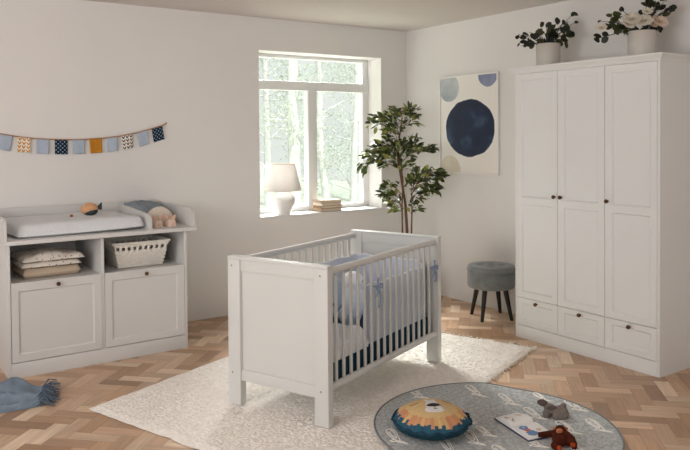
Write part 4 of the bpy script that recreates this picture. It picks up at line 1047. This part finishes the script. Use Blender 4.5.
for tr_, w in zip(trunks, (0.016, 0.0095, 0.0095)):
    pts = [on_depth(*p[:2], FB, p[2]) for p in tr_]; pts = [Vector((pts[0].x, pts[0].y, 0.25))] + pts
    mb = MB(); mb.tube(pts, [w*(1-0.65*k/(len(pts)-1)) for k in range(len(pts))], 10); mb.build('trunk', 'trunk', t, ang=60)
rl = random.Random(42)
clus = [(402, 111, 10, 6, 24, (402, 122)), (410, 113, 8, 5, 16, (403, 124)), (411, 121, 8, 6, 18, (401, 130)), (391, 116, 8, 6, 20, (399, 128)), (381, 121, 9, 6, 24, (398, 132)), (374, 124, 5, 4, 10, (390, 128)), (396, 124, 11, 8, 32, (399, 135)), (394, 133, 8, 6, 20, (399, 145)),
        (386, 147, 13, 8, 40, (398, 158)), (376, 152, 9, 7, 24, (396, 162)), (370, 158, 8, 6, 16, (392, 163)), (364, 167, 6, 5, 12, (376, 160)), (395, 155, 14, 9, 44, (399, 168)), (404, 148, 9, 7, 22, (399, 160)), (413, 142, 6, 5, 12, (402, 155)), (415, 152, 9, 6, 20, (402, 162)), (428, 149, 6, 4, 14, (412, 153)), (381, 162, 10, 6, 24, (397, 168)), (402, 165, 9, 6, 20, (400, 175)),
        (418, 178, 10, 6, 28, (412, 190)), (430, 173, 8, 5, 22, (416, 184)), (438, 176, 5, 4, 12, (425, 180)), (427, 185, 10, 7, 32, (414, 190)), (419, 193, 9, 7, 26, (412, 198)), (434, 187, 6, 5, 12, (420, 186)), (412, 186, 7, 6, 14, (411, 195)),
        (392, 186, 7, 5, 16, (402, 195)), (388, 193, 7, 6, 20, (402, 200)), (396, 200, 7, 6, 18, (402, 208)), (397, 208, 6, 4, 12, (403, 214)), (413, 207, 5, 6, 12, (411, 214))]
fol = MB(); br = MB()
pal = [(52, 62, 30), (66, 78, 36), (88, 100, 46), (42, 52, 26), (120, 128, 60), (58, 70, 32), (78, 92, 40), (150, 152, 80)]
for cx, cy, rx, ry, n, (bx_, by_) in clus:
    off = rl.uniform(-0.10, 0.10); root = on_depth(bx_, by_, FB, off*0.2); cen = on_depth(cx, cy, FB, off)
    br.tube([root, (root*0.5+cen*0.5) + Vector((0, 0, 0.012)), cen], [0.0042, 0.003, 0.0018], 5)
    for k in range(int(n*1.35)):
        a = rl.uniform(0, 2*PI); q = math.sqrt(rl.random())
        p = on_depth(cx + rx*q*math.cos(a), cy + ry*q*math.sin(a), FB, off + rl.uniform(-0.09, 0.09))
        if p.x > -0.06: p.x = -0.06
        if p.y > -0.06: p.y = -0.06
        d = (p - root).normalized() + Vector((rl.uniform(-0.7, 0.7), rl.uniform(-0.7, 0.7), rl.uniform(-0.7, 0.25)))
        nn = Vector((rl.uniform(-0.8, 0.5), rl.uniform(-0.9, 0.3), rl.uniform(0.2, 1)))
        leaf(fol, p, d, nn, rl.uniform(0.055, 0.085), rl.uniform(0.026, 0.038), rl.choice(pal))
        if k % 3 == 0: br.tube([cen, (cen+p)/2 + Vector((0, 0, 0.006)), p], [0.0018, 0.0014, 0.001], 4)
tag(fol.build('foliage', 'leaf', t, ang=60, recalc=False)); tag(br.build('twigs', 'trunk', t), None, None, None, 'stuff')

# ================================================================== POTS ON THE WARDROBE
def bouquet(px0, px1, lab, group, flowers, clus, seed, X=-0.30):
    rl = random.Random(seed)
    d0 = _f2 + _r3*((px0-345)/f_px) + _z3*((y0-50)/f_px); d1 = _f2 + _r3*((px1-345)/f_px) + _z3*((y0-50)/f_px)
    base = None
    dm = (d0+d1)/2; tt = (X-CAM.x)/dm.x; base = CAM + dm*tt; dep = (base-CAM).dot(_f2); r = (px1-px0)/2*dep/f_px*0.985
    base.z = 1.9425
    t = thing('plant_pot', lab, 'potted plant', base, 0, group)
    hh = 0.168
    mb = MB(); mb.lathe([(0, 0), (r*0.96, 0), (r*0.985, 0.006), (r, 0.06), (r, hh-0.004), (r-0.003, hh), (r-0.008, hh), (r-0.01, hh-0.03), (0, hh-0.03)], base, 40); mb.build('pot', 'pot', t, ang=50)
    fol = MB(); st = MB(); heart = base + Vector((0, 0, hh-0.03))
    pal = [(34, 38, 26), (42, 46, 30), (54, 56, 34), (28, 32, 24), (74, 72, 42)]
    for cx, cy, n, ln, green in clus:
        off = rl.uniform(-0.05, 0.05); tip = on_depth(cx, cy, base, off); mid = (heart*0.45 + tip*0.55) + Vector((0, 0, 0.03))
        st.tube([heart + rv(0.02), mid, tip], [0.003, 0.0024, 0.0014], 5)
        for k in range(n):
            p = tip + Vector((rl.uniform(-1, 1), rl.uniform(-1, 1), rl.uniform(-1, 1)))*0.018
            d = (p-mid).normalized() + Vector((rl.uniform(-0.9, 0.9), rl.uniform(-0.9, 0.9), rl.uniform(-0.8, 0.8)))
            nn = Vector((rl.uniform(-1, 0.2), rl.uniform(-1, 0.2), rl.uniform(-0.2, 0.9)))
            c = rl.choice(pal) if not green else rl.choice([(74, 80, 40), (96, 98, 52), (58, 64, 34)])
            leaf(fol, p - d.normalized()*ln*0.4, d, nn, ln*rl.uniform(0.85, 1.15), ln*rl.uniform(0.62, 0.8), c, 0.15, 0.9)
    fol.build('foliage', 'dleaf', t, ang=60, recalc=False); st.build('stems', 'dark_toy', t)
    for cx, cy, rr_, m in flowers:
        c = on_depth(cx, cy, base, rl.uniform(-0.05, -0.02)); mb = MB(); ax = (Vector((-0.45, -0.55, 0.6)) + Vector((rl.uniform(-0.3, 0.3), rl.uniform(-0.3, 0.3), 0))).normalized()
        rot = Vector((0, 0, 1)).rotation_difference(ax).to_matrix(); ga = 0
        for ring, (np_, tilt, ln) in enumerate(((7, 1.15, 1.0), (6, 0.75, 0.85), (5, 0.35, 0.68), (3, 0.1, 0.5))):
            for k in range(np_):
                a = 2*PI*k/np_ + ring*0.5
                def pet(u, v, a=a, tilt=tilt, ln=ln):
                    w = (2*u-1)*0.52*math.sin(PI*min(1, 0.12+0.80*v))**0.7; l = ln*v; tl = tilt*(0.45+0.55*v)
                    p = Vector((math.sin(tl)*l, w*ln, math.cos(tl)*l*0.75 - 0.25*w*w)); ca, sa = math.cos(a), math.sin(a)
                    return c + rot @ (Vector((ca*p.x - sa*p.y, sa*p.x + ca*p.y, p.z))*rr_*1.05 - Vector((0, 0, rr_*0.3)))
                mb.grid(pet, 5, 6)
        fl = mb.build('flower', m, t, ang=70, recalc=False)
    return t
bouquet(536.3, 560.2, 'left putty pot with plain dark leafy branches on top of the wardrobe', 'pots on the wardrobe', [],
        [(519, 37.5, 2, 0.045, 0), (527, 36, 4, 0.055, 0), (529, 42, 4, 0.055, 0), (521, 46, 1, 0.04, 0), (525, 46.5, 1, 0.04, 0), (533, 44, 5, 0.055, 0), (537, 36, 5, 0.06, 0), (541, 41, 6, 0.06, 0), (545.5, 24.5, 2, 0.05, 0), (543, 31, 3, 0.055, 0), (548, 33, 5, 0.065, 0), (552, 27, 3, 0.05, 0), (555, 33, 6, 0.065, 0), (550, 41, 7, 0.06, 0), (558, 20.5, 2, 0.045, 0), (564, 22, 3, 0.045, 0), (571, 16, 2, 0.05, 0), (577, 21, 1, 0.04, 0), (566, 30, 5, 0.06, 0), (569, 34, 4, 0.06, 0), (563, 27, 4, 0.055, 0), (566, 42, 2, 0.055, 0), (563, 40, 2, 0.05, 0), (557, 42, 5, 0.05, 0), (529, 32, 1, 0.04, 0)], 5)
bouquet(628.3, 655.7, 'right putty pot with ivory and peach flowers on top of the wardrobe', 'pots on the wardrobe',
        [(632, 18, 0.060, 'petal_white'), (644, 20, 0.058, 'petal_white'), (629, 23, 0.045, 'petal_white'), (601.5, 27, 0.036, 'petal_white'), (660.5, 20.5, 0.056, 'petal_pink'), (647.5, 11, 0.036, 'petal_white'), (654, 25, 0.026, 'petal_pink')],
        [(598, 38.5, 2, 0.055, 0), (606, 36.5, 2, 0.055, 0), (598, 21, 1, 0.03, 0), (610, 27, 4, 0.05, 1), (617, 15, 6, 0.045, 1), (622, 10.5, 2, 0.05, 0), (613, 13, 3, 0.04, 1), (615, 22, 6, 0.05, 1), (621, 27, 8, 0.055, 1), (626, 31, 5, 0.045, 1), (618, 30, 5, 0.05, 1), (634, 29, 4, 0.05, 0), (644, 28, 5, 0.05, 0), (652, 29, 4, 0.05, 0), (658, 29, 4, 0.04, 0), (651, 13, 4, 0.055, 0), (655, 6, 5, 0.055, 0), (647, 3, 4, 0.055, 0), (652, -1, 3, 0.05, 0), (664, 2, 2, 0.05, 0), (660, 9, 2, 0.05, 0), (664, 12, 3, 0.05, 0), (672, 8, 3, 0.052, 0), (673, 5, 2, 0.045, 0), (654, 20, 4, 0.05, 0), (642, 13, 3, 0.045, 0), (625, 19, 3, 0.05, 0)], 9)

# ================================================================== OUTSIDE
mb = MB(); mb.box(-14, 16, 0.4, 30, -0.9, -0.8); structure(mb.build('ground', 'outground', ang=0))
def out_tree(x, y, lab, seed, h=6.0, r=0.10, n=900, lean=0.0, spread=1.5, low=0.3):
    rl = random.Random(seed)
    t = thing('tree', lab, 'tree', (x, y, -0.8), 0, 'trees outside the window')
    mb = MB(); pts = [Vector((x + lean*k/8 + rl.uniform(-0.05, 0.05), y, -0.8 + h*k/8)) for k in range(9)]
    mb.tube(pts, [r*(1-0.7*k/8) for k in range(9)], 10); mb.build('trunk', 'outbark', t)
    br = MB(); fol = MB()
    for k in range(26):
        q = pts[0].lerp(pts[-1], rl.uniform(low, 1)); a = rl.uniform(0, 2*PI); l = rl.uniform(0.5, 1)*spread
        e_ = q + Vector((math.cos(a)*l, math.sin(a)*l, rl.uniform(-0.1, 0.8)*l)); mid = (q+e_)/2 + Vector((0, 0, 0.12*l)) + rv(0.06)
        br.tube([q, mid, e_], [r*0.22, r*0.14, r*0.05], 6)
        for c in range(n//26):
            w = rl.random(); p = (mid.lerp(e_, w)) + Vector((rl.gauss(0, 0.22), rl.gauss(0, 0.22), rl.gauss(0, 0.2)))
            g = rl.uniform(0.85, 1.1); leaf(fol, p, rv(1)+Vector((0, 0, -0.2)), rv(1), rl.uniform(0.04, 0.075), rl.uniform(0.025, 0.04), (min(255, 208*g), min(255, 216*g), min(255, 202*g)))  # leaf colour near white, overexposure put into the colour
    br.build('branches', 'outbark', t); fol.build('foliage', 'outleaf', t, recalc=False)
def thru(px, y):
    d = _f2 + _r3*((px-345)/f_px) + _z3*((y0-130)/f_px); return (CAM + d*((y-CAM.y)/d.y)).x
out_tree(thru(292, 6.6), 6.6, 'overexposed straight trunk outside, in the middle of the left pane', 1, 8.0, 0.15, 2400, 0.1, 0.95, 0.25)
out_tree(thru(327, 7.4), 7.4, 'thin leaning tree outside just right of the mullion', 2, 7.0, 0.10, 2600, -0.4, 0.95, 0.2)
out_tree(thru(352, 9.6), 9.6, 'leafy tree outside seen through the right pane', 3, 7.0, 0.11, 4200, 0.3, 1.6, 0.12)
out_tree(thru(372, 13.5), 13.5, 'bushy far tree at the right edge of the window view', 4, 8.5, 0.15, 5200, 0.2, 2.3, 0.1)
out_tree(thru(268, 15.5), 15.5, 'bushy far tree at the left edge of the window view', 5, 8.5, 0.15, 5200, -0.2, 2.2, 0.1)

# ================================================================== LIGHT
wd = bpy.data.worlds.new('world'); scene.world = wd; wd.use_nodes = True
N = wd.node_tree.nodes; L = wd.node_tree.links; bg = N['Background']
tc = N.new('ShaderNodeTexCoord'); sp = N.new('ShaderNodeSeparateXYZ'); L.new(tc.outputs['Generated'], sp.inputs[0])
cr_ = N.new('ShaderNodeValToRGB'); cr_.color_ramp.elements[0].position = 0.0; cr_.color_ramp.elements[0].color = (0.90, 0.93, 0.89, 1); cr_.color_ramp.elements[1].position = 0.45; cr_.color_ramp.elements[1].color = (0.96, 0.98, 1.0, 1)
L.new(sp.outputs[2], cr_.inputs['Fac']); L.new(cr_.outputs['Color'], bg.inputs['Color']); bg.inputs['Strength'].default_value = 1.0
def area(name, loc, target, sx, sy, power, col=(1, 1, 1), spread=PI):
    l = bpy.data.lights.new(name, 'AREA'); l.shape = 'RECTANGLE'; l.size = sx; l.size_y = sy; l.energy = power; l.color = col; l.spread = spread
    o = bpy.data.objects.new(name, l); COL.objects.link(o); o.location = loc
    o.rotation_euler = (Vector(target)-Vector(loc)).to_track_quat('-Z', 'Y').to_euler(); return o
area('daylight_left_window', (XL-0.05, (LY0+LY1)/2, (LZ0+LZ1)/2), (0, (LY0+LY1)/2, 1.2), 1.6, 4.4, 146, (0.955, 0.955, 0.98))
area('front_fill', ((FX0+FX1)/2, YF-0.05, (LZ0+LZ1)/2), ((FX0+FX1)/2, 0, 1.2), 4.4, 1.6, 24, (0.955, 0.955, 0.98))  # weak fill lamp added in the unseen front opening
area('daylight_back_window', (0.1, 3.4, 4.5), (-1.4, -1.6, 0.2), 2.6, 1.9, 1950, (0.985, 0.975, 0.97))
area('ceiling_fill', (-5.0, -4.2, 1.75), (-4.7, -3.8, 2.46), 1.6, 1.6, 37, (0.955, 0.955, 0.98))  # unseen lamp, added to bounce soft fill off the ceiling
sn = bpy.data.lights.new('sun', 'SUN'); sn.energy = 4.5; sn.angle = R(3); so = bpy.data.objects.new('sun', sn); COL.objects.link(so)
so.rotation_euler = Vector((0.1, 0.55, -0.83)).to_track_quat('-Z', 'Y').to_euler(); so.location = (0, -10, 12)

vs = scene.view_settings; vs.view_transform = 'Standard'; vs.look = 'None'; vs.gamma = 1.0; vs.use_curve_mapping = False; vs.exposure = 0.0
